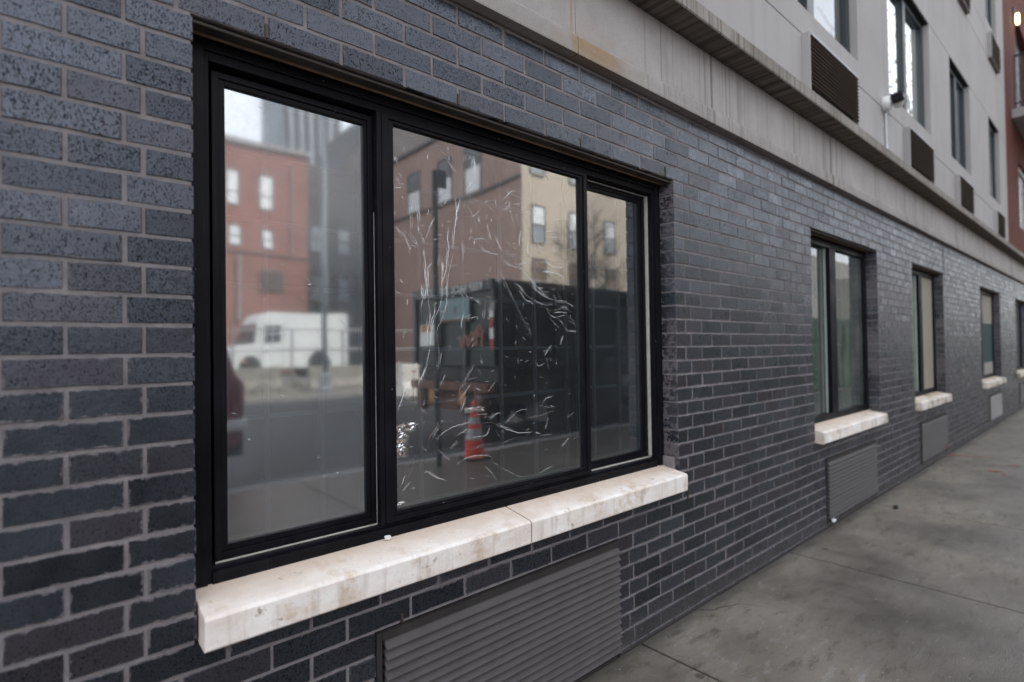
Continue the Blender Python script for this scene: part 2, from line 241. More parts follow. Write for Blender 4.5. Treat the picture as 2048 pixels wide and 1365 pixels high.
# ---------------------------------------------------------------- mesh helpers
class MB:
    def __init__(s, *mats): s.v, s.f, s.mi, s.mats, s.sm = [], [], [], list(mats), False
    def mat(s, m):
        if m not in s.mats: s.mats.append(m)
        return s.mats.index(m)
    def add(s, vs, fs, m=None):
        k = len(s.v); i = s.mat(m) if m else 0
        s.v += [tuple(v) for v in vs]; s.f += [tuple(a+k for a in f) for f in fs]; s.mi += [i]*len(fs); return s
    def box(s, x0, x1, y0, y1, z0, z1, m=None):
        vs = [(x, y, z) for z in (z0, z1) for y in (y0, y1) for x in (x0, x1)]
        return s.add(vs, [(0, 2, 3, 1), (4, 5, 7, 6), (0, 1, 5, 4), (2, 6, 7, 3), (0, 4, 6, 2), (1, 3, 7, 5)], m)
    def prism(s, prof, x0, x1, m=None, axis='x'):
        """closed 2D profile pushed along an axis; profile is (y,z), (x,z) or (x,y)"""
        n = len(prof); put = {'x': lambda a, p: (a, p[0], p[1]), 'y': lambda a, p: (p[0], a, p[1]), 'z': lambda a, p: (p[0], p[1], a)}[axis]
        vs = [put(x0, p) for p in prof] + [put(x1, p) for p in prof]
        fs = [tuple(range(n)), tuple(range(2*n-1, n-1, -1))] + [(i, i+n, (i+1) % n+n, (i+1) % n) for i in range(n)]
        return s.add(vs, fs, m)
    def tube(s, pts, rad, n=8, m=None):
        pts = [Vector(p) for p in pts]; rs = rad if isinstance(rad, (list, tuple)) else [rad]*len(pts); vs, fs = [], []
        for i, p in enumerate(pts):
            d = (pts[min(i+1, len(pts)-1)]-pts[max(i-1, 0)]).normalized(); a = d.orthogonal() if abs(d.z) > .95 else d.cross(Vector((0, 0, 1))); a.normalize(); b = d.cross(a)
            for k in range(n): t = 2*math.pi*k/n; vs.append(p+(a*math.cos(t)+b*math.sin(t))*rs[i])
        for i in range(len(pts)-1):
            for k in range(n): fs.append((i*n+k, i*n+(k+1) % n, (i+1)*n+(k+1) % n, (i+1)*n+k))
        fs += [tuple(range(n-1, -1, -1)), tuple(range((len(pts)-1)*n, len(pts)*n))]
        return s.add(vs, fs, m)
    def lathe(s, prof, c=(0, 0, 0), n=24, m=None, axis='z'):
        vs, fs = [], []
        for r, h in prof:
            for k in range(n):
                t = 2*math.pi*k/n; a, b = r*math.cos(t), r*math.sin(t)
                vs.append((c[0]+a, c[1]+b, c[2]+h) if axis == 'z' else ((c[0]+a, c[1]+h, c[2]+b) if axis == 'y' else (c[0]+h, c[1]+a, c[2]+b)))
        for i in range(len(prof)-1):
            for k in range(n): fs.append((i*n+k, i*n+(k+1) % n, (i+1)*n+(k+1) % n, (i+1)*n+k))
        fs += [tuple(range(n-1, -1, -1)), tuple(range((len(prof)-1)*n, len(prof)*n))]
        return s.add(vs, fs, m)
    def build(s, name, parent=None, bevel=0, smooth=False, segs=2, off=None):
        me = bpy.data.meshes.new(name)
        o_ = Vector(off) if off else Vector((0, 0, 0))
        me.from_pydata([Vector(v)-o_ for v in s.v], [], s.f)
        for m_ in s.mats: me.materials.append(m_)
        me.polygons.foreach_set('material_index', s.mi)
        bm = bmesh.new(); bm.from_mesh(me); bmesh.ops.recalc_face_normals(bm, faces=bm.faces)
        if bevel:
            es = [e for e in bm.edges if len(e.link_faces) == 2 and e.calc_face_angle(0) > .6]
            bmesh.ops.bevel(bm, geom=es, offset=bevel, segments=segs, affect='EDGES', profile=.6, clamp_overlap=True)
        bm.to_mesh(me); bm.free()
        if smooth: me.polygons.foreach_set('use_smooth', [True]*len(me.polygons))
        o = bpy.data.objects.new(name, me); C.objects.link(o)
        if parent: o.parent = parent
        return o
def root(name, label, cat, loc=(0, 0, 0), rz=0, group=None):
    o = bpy.data.objects.new(name, None); C.objects.link(o); o.location = loc; o.rotation_euler = (0, 0, rz); o.empty_display_size = .1
    return tag(o, label, cat, group)
def tag(o, label, cat, group=None, kind=None):
    o['label'] = label; o['category'] = cat
    if group: o['group'] = group
    return o
def setting(o, kind='structure'): o['kind'] = kind; return o
def dup(o, parent=None):
    c = o.copy(); C.objects.link(c)
    if parent: c.parent = parent
    for ch in list(o.children): dup(ch, c)
    return c
def rects(x0, x1, z0, z1, holes, xs=(), zs=(), gap=0.):
    """cut a wall rectangle into cells round its openings, with open joints at xs / zs"""
    X = sorted({x0, x1, *[h[0] for h in holes], *[h[1] for h in holes], *xs}); Z = sorted({z0, z1, *[h[2] for h in holes], *[h[3] for h in holes], *zs})
    X = [x for x in X if x0 <= x <= x1]; Z = [z for z in Z if z0 <= z <= z1]; out = []
    for a, b in zip(X, X[1:]):
        for c, d in zip(Z, Z[1:]):
            if any(h[0]-1e-6 <= a and b <= h[1]+1e-6 and h[2]-1e-6 <= c and d <= h[3]+1e-6 for h in holes): continue
            out.append((a+(gap if a in xs else 0), b-(gap if b in xs else 0), c+(gap if c in zs else 0), d-(gap if d in zs else 0)))
    return out

# ================================================================ THE BUILDING
LX, LH, Z0, XA = .2032, .0677, 2.1217, .2536      # brick module, lintel height, bond phase
ZB = 2.472                                        # underside of the concrete band
WINS = [(.287, 2.353, .625), (4.067, 5.545, .625), (6.69, 8.06, .625), (10.40, 12.17, .625), (13.96, 15.6, .625)]
VENTS = [(.745, 1.873, 0, .4895), (4.25, 5.38, .03, .4895), (6.86, 8.03, .06, .4895), (10.93, 12.02, .10, .4895), (14.25, 15.3, .10, .4895)]
HOLES = [(a, b, c, Z0) for a, b, c in WINS] + VENTS
XL, XR = -3.6, 22.0
bld = root('apartment_building', 'long building of dark grey brick below a concrete band, pale stucco storeys above', 'building')

def brick_wall():
    vs, fs, mi, rnd, edg = [], [], [], [], []
    hgt, mj = LH-.0092, .0092
    rows = range(-8, 33)
    for i in rows:
        za = Z0-.0677*24 + (i-8)*LH + LH*0      # running rows locked to the lintel line
    k0 = math.floor((0-Z0)/LH); k1 = math.ceil((ZB-Z0)/LH)
    for k in range(k0, k1):
        z0, z1 = Z0+k*LH+mj/2, Z0+(k+1)*LH-mj/2
        z0c, z1c = max(z0, .004), min(z1, ZB-.003)
        if z1c-z0c < .012: continue
        zm = (z0c+z1c)/2
        cuts = sorted([(h[0], h[1]) for h in HOLES if h[2]-.02 < zm < h[3]])
        spans, x = [], XL
        for a, b in cuts: spans.append((x, a, x > XL, True)); x = b
        spans.append((x, XR, x > XL, False))
        ph = XA + (0 if k % 2 == 0 else LX/2)
        for a, b, ea, eb in spans:
            js = [ph+n*LX for n in range(math.ceil((a-ph)/LX), math.floor((b-ph)/LX)+1)]
            js = [j for j in js if a+.001 < j < b-.001]; pts = [a]+js+[b]
            if len(pts) > 2 and ea and pts[1]-pts[0] < .07: L2 = pts[2]-pts[0]; pts[1] = pts[0]+L2*.36
            if len(pts) > 2 and eb and pts[-1]-pts[-2] < .07: L2 = pts[-1]-pts[-3]; pts[-2] = pts[-1]-L2*.42
            for q in range(len(pts)-1):
                xa = pts[q]+(mj/2 if not (q == 0 and ea) else 0); xb = pts[q+1]-(mj/2 if not (q == len(pts)-2 and eb) else 0)
                if xb-xa < .01: continue
                deep = (q == 0 and ea) or (q == len(pts)-2 and eb) or any(h[0] < (xa+xb)/2 < h[1] and (abs(z0-h[3]) < .03) for h in HOLES)
                yb = .115 if deep else .014; jy = random.uniform(-.0013, .0010); bv = .0016
                j = lambda s_=.0011: random.uniform(-s_, s_)
                nx = max(2, int((xb-xa)/.034)) if xb < 3.2 else 1
                base = len(vs); cr = (random.random(), random.random(), random.random())
                tl = random.uniform(-.0007, .0007)
                xsn = [xa+(xb-xa)*n/nx for n in range(nx+1)]
                top = [z1c+j() for _ in xsn]; bot = [z0c+j() for _ in xsn]; xw = [xa+j() if n == 0 else (xb+j() if n == nx else xx) for n, xx in enumerate(xsn)]
                # rings: front face (inset), rim, back
                for n in range(nx+1):
                    ins = bv if n == 0 else (-bv if n == nx else 0)
                    vs.extend([(xw[n]+ins, jy, bot[n]+bv), (xw[n]+ins, jy+tl, top[n]-bv), (xw[n], jy+bv+.001, bot[n]), (xw[n], jy+bv+.001, top[n]), (xw[n], yb, bot[n]), (xw[n], yb, top[n])])
                    dl, dr, hb_ = xsn[n]-xa, xb-xsn[n], z1c-z0c; edg.extend([(dl, dr, 0, hb_), (dl, dr, hb_, 0)]*3)
                for n in range(nx):
                    p, r_ = base+n*6, base+n*6+6
                    fs.extend([(p, r_, r_+1, p+1), (p+2, r_+2, r_, p), (p+1, r_+1, r_+3, p+3), (p+4, r_+4, r_+2, p+2), (p+3, r_+3, r_+5, p+5)])
                for p in (base, base+nx*6): fs.extend([(p, p+1, p+3, p+2), (p+2, p+3, p+5, p+4)])
                rnd.extend([cr]*((nx+1)*6))
    mb = MB(M['brick'], M['mortar']); mb.v, mb.f, mb.mi = vs, fs, [0]*len(fs)
    nb = len(vs)
    for a, b, c, d in rects(XL, XR, -.3, ZB-.004, [(h[0]-.004, h[1]+.004, h[2], h[3]+.004) for h in HOLES]): mb.box(a, b, .0028, .30, c, d, M['mortar'])
    o = mb.build('brick_wall', bld)
    me = o.data; at = me.attributes.new('rnd', 'FLOAT_COLOR', 'POINT'); ed = me.attributes.new('edge', 'FLOAT_COLOR', 'POINT')
    rn = rnd+[(0, 0, 0)]*(len(me.vertices)-nb); at.data.foreach_set('color', [x for c in rn for x in (*c, 1)]); ed.data.foreach_set('color', [x for c in edg+[(1, 1, 1, 1)]*(len(me.vertices)-nb) for x in c])
brick_wall()

# weep slots in the head joints
for x, z, hh in [(.4568, 2.145, .036), (1.0664, 2.145, .034), (1.676, 2.145, .034), (2.2856, 2.15, .05), (.831, .508, .030), (1.447, .512, .024), (2.43, .57, .05)]:
    MB(M['weep']).box(x-.0042, x+.0042, -.0022, .01, z-hh/2, z+hh/2).build('weep_slot', bld)
# control joint beyond the third window
MB(M['black']).box(8.09, 8.102, -.003, .01, Z0+.0, ZB-.01).build('control_joint', bld)

# concrete band, ledge
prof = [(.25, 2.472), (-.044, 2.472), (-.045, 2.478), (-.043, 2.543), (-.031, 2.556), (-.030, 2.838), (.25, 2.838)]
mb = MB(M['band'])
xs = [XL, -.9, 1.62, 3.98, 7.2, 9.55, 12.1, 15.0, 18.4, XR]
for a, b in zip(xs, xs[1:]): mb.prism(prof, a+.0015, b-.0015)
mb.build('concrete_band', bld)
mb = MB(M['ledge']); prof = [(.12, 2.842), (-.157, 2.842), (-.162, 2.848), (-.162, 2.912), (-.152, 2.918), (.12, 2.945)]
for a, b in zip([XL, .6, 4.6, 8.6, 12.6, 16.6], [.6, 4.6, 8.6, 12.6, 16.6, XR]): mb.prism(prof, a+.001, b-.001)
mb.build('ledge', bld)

# stucco storeys
FH = 2.872
UPW = [(-1.6, .3, 3.655, 4.935), (2.9, 5.17, 3.655, 4.935), (6.05, 7.66, 3.655, 4.935), (8.70, 9.98, 3.655, 4.935), (11.52, 12.56, 3.655, 4.935)]
UPW2 = [(a, b, c+FH, d+FH) for a, b, c, d in UPW]
xend = 13.34
mb = MB(M['stucco'])
for a, b, c, d in rects(XL, xend, 2.93, 11.6, UPW+UPW2, xs=(5.9, 10.9), zs=(3.455, 4.935, 5.90, 6.31, 7.81, 8.77), gap=.004): mb.box(a, b, 0, .24, c, d)
for a, b, c, d in rects(XL, xend, 2.93, 11.6, UPW+UPW2): mb.box(a+.002, b-.002, .012, .20, c+.002, d-.002, M['joint'])
mb.build('stucco_wall', bld)
# mass of the building behind its front
mb = MB(M['stucco']); mb.box(XL, XR, 4.2, 12, 0, 11.6); mb.box(XL, XR, .02, 12, 11.62, 11.9); mb.box(XL, XL+.2, .31, 4.19, 0, 11.6); mb.box(XR-.2, XR, .31, 4.19, 0, 11.6); mb.build('rear_wall', bld)
mb = MB(M['room']); mb.box(XL+.21, XR-.21, .32, 4.15, 2.50, 2.60); mb.box(XL+.21, XR-.21, .32, 4.15, 5.30, 5.40); mb.box(XL+.21, XR-.21, .32, 4.15, 8.2, 8.3); mb.box(XL+.21, XR-.21, .32, 4.15, .02, .06)
for x in (3.2, 6.1, 9.2, 13.1): mb.box(x, x+.1, .32, 4.15, .06, 2.49)
mb.box(XL+.21, XR-.21, 2.4, 2.5, .06, 2.49); mb.build('room_partition', bld)

# ---- big ground floor window
def frame_ring(mb, x0, x1, z0, z1, wl, wr, wb, wt, ya, yb):
    mb.box(x0, x0+wl, ya, yb, z0, z1); mb.box(x1-wr, x1, ya, yb, z0, z1)
    mb.box(x0+wl, x1-wr, ya+.0004, yb-.0004, z0, z0+wb); mb.box(x0+wl, x1-wr, ya+.0004, yb-.0004, z1-wt, z1)
w = MB(M['frame'])
x0, x1 = .2885, 2.3515
w.box(x0, .329, .080, .175, .70, 2.1205); w.box(x0+.0405, .3395, .0865, .174, .70, 2.1205)
w.box(2.3105, x1, .080, .175, .70, 2.1205); w.box(2.2965, 2.3105, .0865, .174, .70, 2.1205)
w.box(.3396, 2.2964, .0805, .173, .702, .744); w.box(.3396, 2.2964, .0765, .172, .7445, .757); w.box(.3396, 2.2964, .0905, .171, .7572, .766)
w.box(.3292, 2.3103, .0806, .173, 2.0885, 2.1195); w.box(.3396, 2.2964, .0868, .172, 2.0645, 2.088)
win = w.build('window', bld, bevel=.0015); win['label'] = 'wide three-pane window with black frame'
for x in (.46, .70, 1.55, 2.08): MB(M['black']).box(x, x+.028, .0795, .0815, .716, .722).build('weep_slot', win)
mb = MB(M['frame'])
mb.box(.8105, .8265, .084, .17, .767, 2.0645); mb.build('mullion', win, bevel=.002)
def sash(x0, x1, z0, z1, wl, wr, wb, wt, y, gy, glass, nm='sash'):
    mb = MB(M['frame']); frame_ring(mb, x0, x1, z0, z1, wl*.55, wr*.55, wb*.55, wt*.55, y, y+.045)
    a, b, c, d = x0+wl*.55+.0006, x1-wr*.55-.0006, z0+wb*.55+.0006, z1-wt*.55-.0006
    frame_ring(mb, a, b, c, d, wl*.45, wr*.45, wb*.45, wt*.45, y+.005, y+.043)
    o = mb.build(nm, win, bevel=.0012)
    gx0, gx1, gz0, gz1 = x0+wl, x1-wr, z0+wb, z1-wt
    sp = MB(M['spacer']); frame_ring(sp, gx0-.002, gx1+.002, gz0-.002, gz1+.002, .012, .012, .013, .012, gy+.008, gy+.02); sp.build('spacer', win)
    MB_pane = MB(glass).add([(gx0-.003, gy, gz0-.003), (gx1+.003, gy, gz0-.003), (gx1+.003, gy, gz1+.003), (gx0-.003, gy, gz1+.003)], [(0, 1, 2, 3)])
    return MB_pane.build('pane', win)
left_pane = sash(.352, .8095, .772, 2.056, .032, .0285, .035, .031, .113, .128, M['glassL'])
sash(.8272, 1.806, .770, 2.0635, .042, .041, .031, .0235, .0825, .100, M['glassM'])
sash(1.78, 2.2895, .772, 2.054, .05, .036, .031, .031, .1285+.002, .145, M['glassR'])
for q in ((.3525, .812, .1085, .1125, .7662, .7705), (.8102, .8122, .1086, .1124, .7706, 1.75), (2.2905, 2.2955, .113, .130, .7706, 2.058), (1.807, 2.2904, .118, .130, .7662, .7702), (1.807, 2.2904, .122, .1295, 2.0562, 2.0588)): MB(M['strip']).box(*q).build('weatherstrip', win, bevel=.0008)
g = MB(M['bars'])
for x in (.53, .70, .885, 1.07, 1.265, 1.46, 1.655, 1.855, 2.05, 2.25): g.box(x-.007, x+.007, .262, .274, .66, 2.11)
for z in (.92, 1.117, 1.315, 1.513, 1.71, 1.91): g.box(.35, 2.33, .2745, .286, z-.007, z+.007)
g.build('window_guard', win)
def sill(x0, x1, parent, cuts=(), yb=.095):
    mb = MB(M['sill']); xs = [x0, *cuts, x1]
    for a, b in zip(xs, xs[1:]): mb.prism([(yb, .629), (-.049, .622), (-.056, .628), (-.057, .698), (-.050, .705), (yb, .729)], a+(.0025 if a != x0 else 0), b-(.0025 if b != x1 else 0))
    bm = mb.build('sill', parent, bevel=.003)
    for v in bm.data.vertices:
        n = math.sin(v.co.x*41+v.co.z*77)*math.cos(v.co.x*13.7+v.co.y*31); v.co.z += .0011*n; v.co.y += .0009*n
    return bm
sill(.2925, 2.338, win, (1.318,))
mb = MB(M['joint']); mb.prism([(.09, .632), (-.049, .626), (-.0525, .632), (-.053, .694), (-.046, .702), (.09, .726)], 1.316, 1.320); mb.build('sill_joint', win)
def lintel(x0, x1, nm='lintel'):
    mb = MB(M['steel']); mb.box(x0+.0005, x1-.0005, .012, .052, 2.111, 2.1185); mb.box(x0+.0005, x1-.0005, .053, .072, 2.1135, 2.1245, M['sealant']); mb.build(nm, bld, bevel=.0015)
for a, b, c in WINS: lintel(a, b)
mb = MB(M['mortar']); mb.box(2.336, 2.3528, .018, .079, .700, .772); mb.build('mortar_patch', bld, bevel=.004)

# ---- the narrower ground floor windows
def small_window(x0, x1, mull, label, reflect_panel=None, top=2.1):
    w = MB(M['frame']); frame_ring(w, x0+.002, x1-.002, .70, 2.1195, .05, .055, .075, .06, .085, .175)
    o = w.build('window', bld, bevel=.0015); o['label'] = label
    m = MB(M['frame']); m.box(mull, mull+.13*(x1-x0)/1.48, .082, .17, .7752, 2.0592); m.build('mullion', o, bevel=.002)
    MB(M['spacer']).box(mull-.016, mull-.012, .108, .124, .7753, 2.0591).build('weatherstrip', o)
    me = mull+.13*(x1-x0)/1.48
    for a, b, gy in ((x0+.05, mull, .128), (me, x1-.055, .110)):
        MB(M['glassG']).add([(a-.003, gy, .772), (b+.003, gy, .772), (b+.003, gy, 2.062), (a-.003, gy, 2.062)], [(0, 1, 2, 3)]).build('pane', o)
    if reflect_panel:
        for z0, z1, mt in reflect_panel:
            mb = MB(M[mt]); mb.box(me+.001, x1-.056, .1015, .1065, z0, z1); mb.build('reflection_panel', o)  # opaque panel added outside the glass, reflected tones painted as its colour
    sill(x0+.004, x1-.004, o)
    return o
small_window(4.067, 5.545, 4.66, 'two-pane window second along the wall', None)
small_window(6.69, 8.06, 7.34, 'window third along the wall with an opaque beige panel before one pane', [(.78, 2.05, 'reflect_panel')])
small_window(10.40, 12.17, 11.0, 'window fourth along the wall with an opaque banded panel before one pane', [(1.60, 2.05, 'reflect_panel'), (.98, 1.597, 'teal'), (.78, .977, 'slab')])
small_window(13.96, 15.6, 14.6, 'farthest ground floor window at the right edge', None)
gm = MB(M['bars'])
for n in range(8): gm.box(4.1+n*.2, 4.112+n*.2, .262, .272, .72, 2.1)
for n in range(7): gm.box(4.09, 5.52, .2725, .282, .9+n*.2, .912+n*.2)
gm.build('window_guard', bld)

# ---- upper windows
def upper_window(x0, x1, z0, z1, mulls):
    w = MB(M['upframe']); frame_ring(w, x0+.001, x1-.001, z0+.001, z1-.001, .05, .07, .05, .05, .058, .13)
    for a, b in mulls: w.box(a, b, .052, .128, z0+.052, z1-.052)
    o = w.build('window', bld, bevel=.002)
    MB(M['glassU']).add([(x0+.04, .085, z0+.04), (x1-.05, .085, z0+.04), (x1-.05, .085, z1-.04), (x0+.04, .085, z1-.04)], [(0, 1, 2, 3)]).build('pane', o)
    b = MB(M['room']); b.box(x0+.02, x1-.02, .6, .62, z0-.1, z1+.1); b.build('curtain', o)
    return o
for a, b, c, d in UPW+UPW2:
    mu = a+(b-a)*.59 if b-a > 2 else a+(b-a)*.47
    upper_window(a, b, c, d, [(mu, mu+.13 if b-a > 2 else mu+.10)])

# ---- red brick end with balcony
hb = [(15.05, 17.2, 5.79, 8.0), (15.0, 16.9, 3.62, 4.95)]
mb = MB(M['redwall'])
for a, b, c, d in rects(xend+.003, XR, 2.93, 11.6, hb): mb.box(a, b, .004, .24, c, d)
o = mb.build('red_brick_wall', bld)
o = MB(M['panedark']); o.box(15.06, 17.19, .12, .14, 5.795, 7.995); o.box(16.0, 16.06, .09, .118, 5.8, 7.99, M['rail']); o.build('balcony_door', bld)
w = MB(M['white']); frame_ring(w, 15.005, 16.895, 3.625, 4.945, .06, .06, .06, .06, .05, .12); o = w.build('window', bld); o['label'] = 'window with white frame in the red brick wall'
MB(M['panedark']).box(15.066, 16.834, .085, .10, 3.69, 4.88).build('pane', o)
mb = MB(M['slab']); mb.box(14.17, 18.2, -1.35, 0.0, 5.60, 5.775); bal = mb.build('balcony', bld, bevel=.008)
mb = MB(M['rail'])
mb.tube([(14.21, -.05, 6.80), (14.21, -1.3, 6.80), (18.1, -1.3, 6.80)], .022); mb.tube([(14.21, -.05, 5.88), (14.21, -1.3, 5.88), (18.1, -1.3, 5.88)], .016)
for y in [-.05-.105*n for n in range(13)]: mb.box(14.20, 14.222, y-.011, y+.011, 5.776, 6.79)
for x in [14.3+.11*n for n in range(35)]: mb.box(x, x+.02, -1.311, -1.289, 5.776, 6.79)
mb.build('railing', bal)
lm = root('wall_lamp', 'lit yellow lamp on the red brick wall above the balcony', 'wall lamp', (14.78, .004, 7.72))
MB(M['rail']).box(-.05, .05, -.03, 0, -.05, .26).build('back_plate', lm, bevel=.004)
mb = MB(M['lamp']); mb.lathe([(.014, -.11), (.028, -.10), (.030, 0), (.028, .10), (.014, .11)], (0, -.068, .02), 16); mb.build('lamp_glass', lm, smooth=True)

# ================================================================ VENTS (louvre grilles)
def louvre(name, x0, x1, z0, z1, label, group, y0=-.018, mats=('louvre', 'vent_frame'), pitch=.0295, dep=.05, lip=.0, topbar=.022):
    o = root(name, label, 'vent grille', ((x0+x1)/2, 0, z0), 0, group); off = ((x0+x1)/2, 0, z0)
    fr = MB(M[mats[1]]); fr.box(x0+.001, x0+.017, y0+.012, .30, z0, z1-.001); fr.box(x1-.010, x1-.001, y0+.014, .30, z0, z1-.001); fr.box(x0+.017, x1-.010, y0+.008, .30, z1-topbar, z1-.0012)
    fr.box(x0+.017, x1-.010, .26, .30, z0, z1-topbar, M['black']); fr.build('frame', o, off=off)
    sl = MB(M[mats[0]]); n = int((z1-topbar-z0-.002)/pitch); zt = z1-topbar-.001
    for i in range(n):
        za = zt-i*pitch
        jig = random.uniform(-.0006, .0006)
        sl.prism([(y0+.016, za), (y0+.019, za+.0006), (y0+.002, za-.0255+jig), (y0-.001+jig, za-.0268), (y0+.004, za-.0272), (y0+dep, za-.006)], x0+.026, x1-.004)
    sl.build('louvre_blades', o, off=off)
    return o
GV = 'louvre grilles low in the brick wall'
louvre('vent_grille', *VENTS[0], 'wide grey louvre grille below the sill of the three-pane window', GV)
louvre('vent_grille', *VENTS[1], 'grey louvre grille below the second window, with a pale scrap in its lower corner', GV)
louvre('vent_grille', *VENTS[2], 'grey louvre grille below the beige-panelled window, red paint at its foot', GV)
louvre('vent_grille', *VENTS[3], 'small pale grey louvre grille below the fourth window', GV, mats=('slab', 'vent_frame'))
louvre('vent_grille', *VENTS[4], 'louvre grille at the right picture edge below the farthest window', GV)
def sleeve_vent(x0, x1, z0, z1, label, group):
    off = ((x0+x1)/2, 0, z0); o = root('wall_vent', label, 'vent grille', off, 0, group)
    s_ = MB(M['stucco']); s_.box(x0, x0+.02, -.052, -.001, z0, z1); s_.box(x1-.012, x1, -.050, -.001, z0, z1); s_.box(x0+.02, x1-.012, -.050, -.001, z1-.012, z1); s_.box(x0+.02, x1-.012, -.050, -.001, z0, z0+.016, M['louvre_dark']); s_.build('sleeve', o, off=off)
    fr = MB(M['conduit']); fr.box(x0+.03, x1-.02, -.056, -.0505, z1-.010, z1-.001); fr.build('drip_edge', o, off=off)
    sl = MB(M['louvre_dark']); n = int((z1-z0-.03)/.0275)
    for i in range(n):
        za = z1-.014-i*.0275; sl.prism([(-.046, za), (-.042, za+.0006), (-.056, za-.008), (-.059, za-.0085), (-.057, za-.0112), (-.030, za-.006)], x0+.021, x1-.013)
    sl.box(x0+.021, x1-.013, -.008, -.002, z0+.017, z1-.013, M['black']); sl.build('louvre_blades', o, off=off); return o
GU = 'boxed vents on the stucco wall'
sleeve_vent(3.975, 4.985, 3.035, 3.445, 'dark slatted boxed vent nearest on the stucco, left of the white camera', GU)
sleeve_vent(6.50, 7.50, 3.035, 3.445, 'dark boxed vent on the stucco just right of the white camera', GU)
sleeve_vent(8.86, 9.78, 3.035, 3.445, 'dark boxed vent third along the stucco ledge', GU)
sleeve_vent(11.76, 12.56, 3.035, 3.445, 'dark boxed vent next to the red brick corner, just above the ledge', GU)
sleeve_vent(9.15, 9.87, 3.035+FH, 3.445+FH, 'upper boxed vent cut by the top picture edge', GU)
sleeve_vent(11.62, 12.48, 3.035+FH, 3.445+FH, 'upper boxed vent near the red brick corner, one storey above the ledge', GU)
sleeve_vent(3.975, 4.985, 3.035+FH, 3.445+FH, 'upper boxed vent above the nearest window', GU)

# ================================================================ SECURITY CAMERA
sc = root('security_camera', 'white security camera with black face on a thin conduit above the ledge', 'security camera', (5.86, 0, 3.44))
mb = MB(M['white']); mb.lathe([(.060, 0), (.066, -.012), (.064, -.045), (.050, -.068), (.016, -.080)], (-.03, 0, .045), 20, axis='y'); mb.tube([(-.03, -.03, .045), (-.03, -.065, .05), (-.01, -.09, .055)], .022, 10); mb.build('mount', sc, smooth=True)
mb = MB(M['white']); mb.tube([(.16, -.075, .075), (.14, -.08, .075), (.03, -.105, .068), (-.045, -.12, .062)], [.02, .040, .045, .048], 16); mb.build('housing', sc, smooth=True)
mb = MB(M['gloss_black']); mb.box(-.012, .024, -.044, .044, -.044, .046)
hd = mb.build('face', sc, bevel=.012); hd.location = (-.065, -.122, .062); hd.rotation_euler = (R(-12), R(6), R(12))
mb = MB(M['conduit']); mb.tube([(0, -.014, .0), (0, -.014, -.10), (.002, -.014, -.20), (.004, -.014, -.345)], .0095, 10); mb.box(-.018, .018, -.008, -.001, -.16, -.145); mb.tube([(.004, -.014, -.325), (.004, -.014, -.36)], .017, 10); mb.build('conduit', sc)

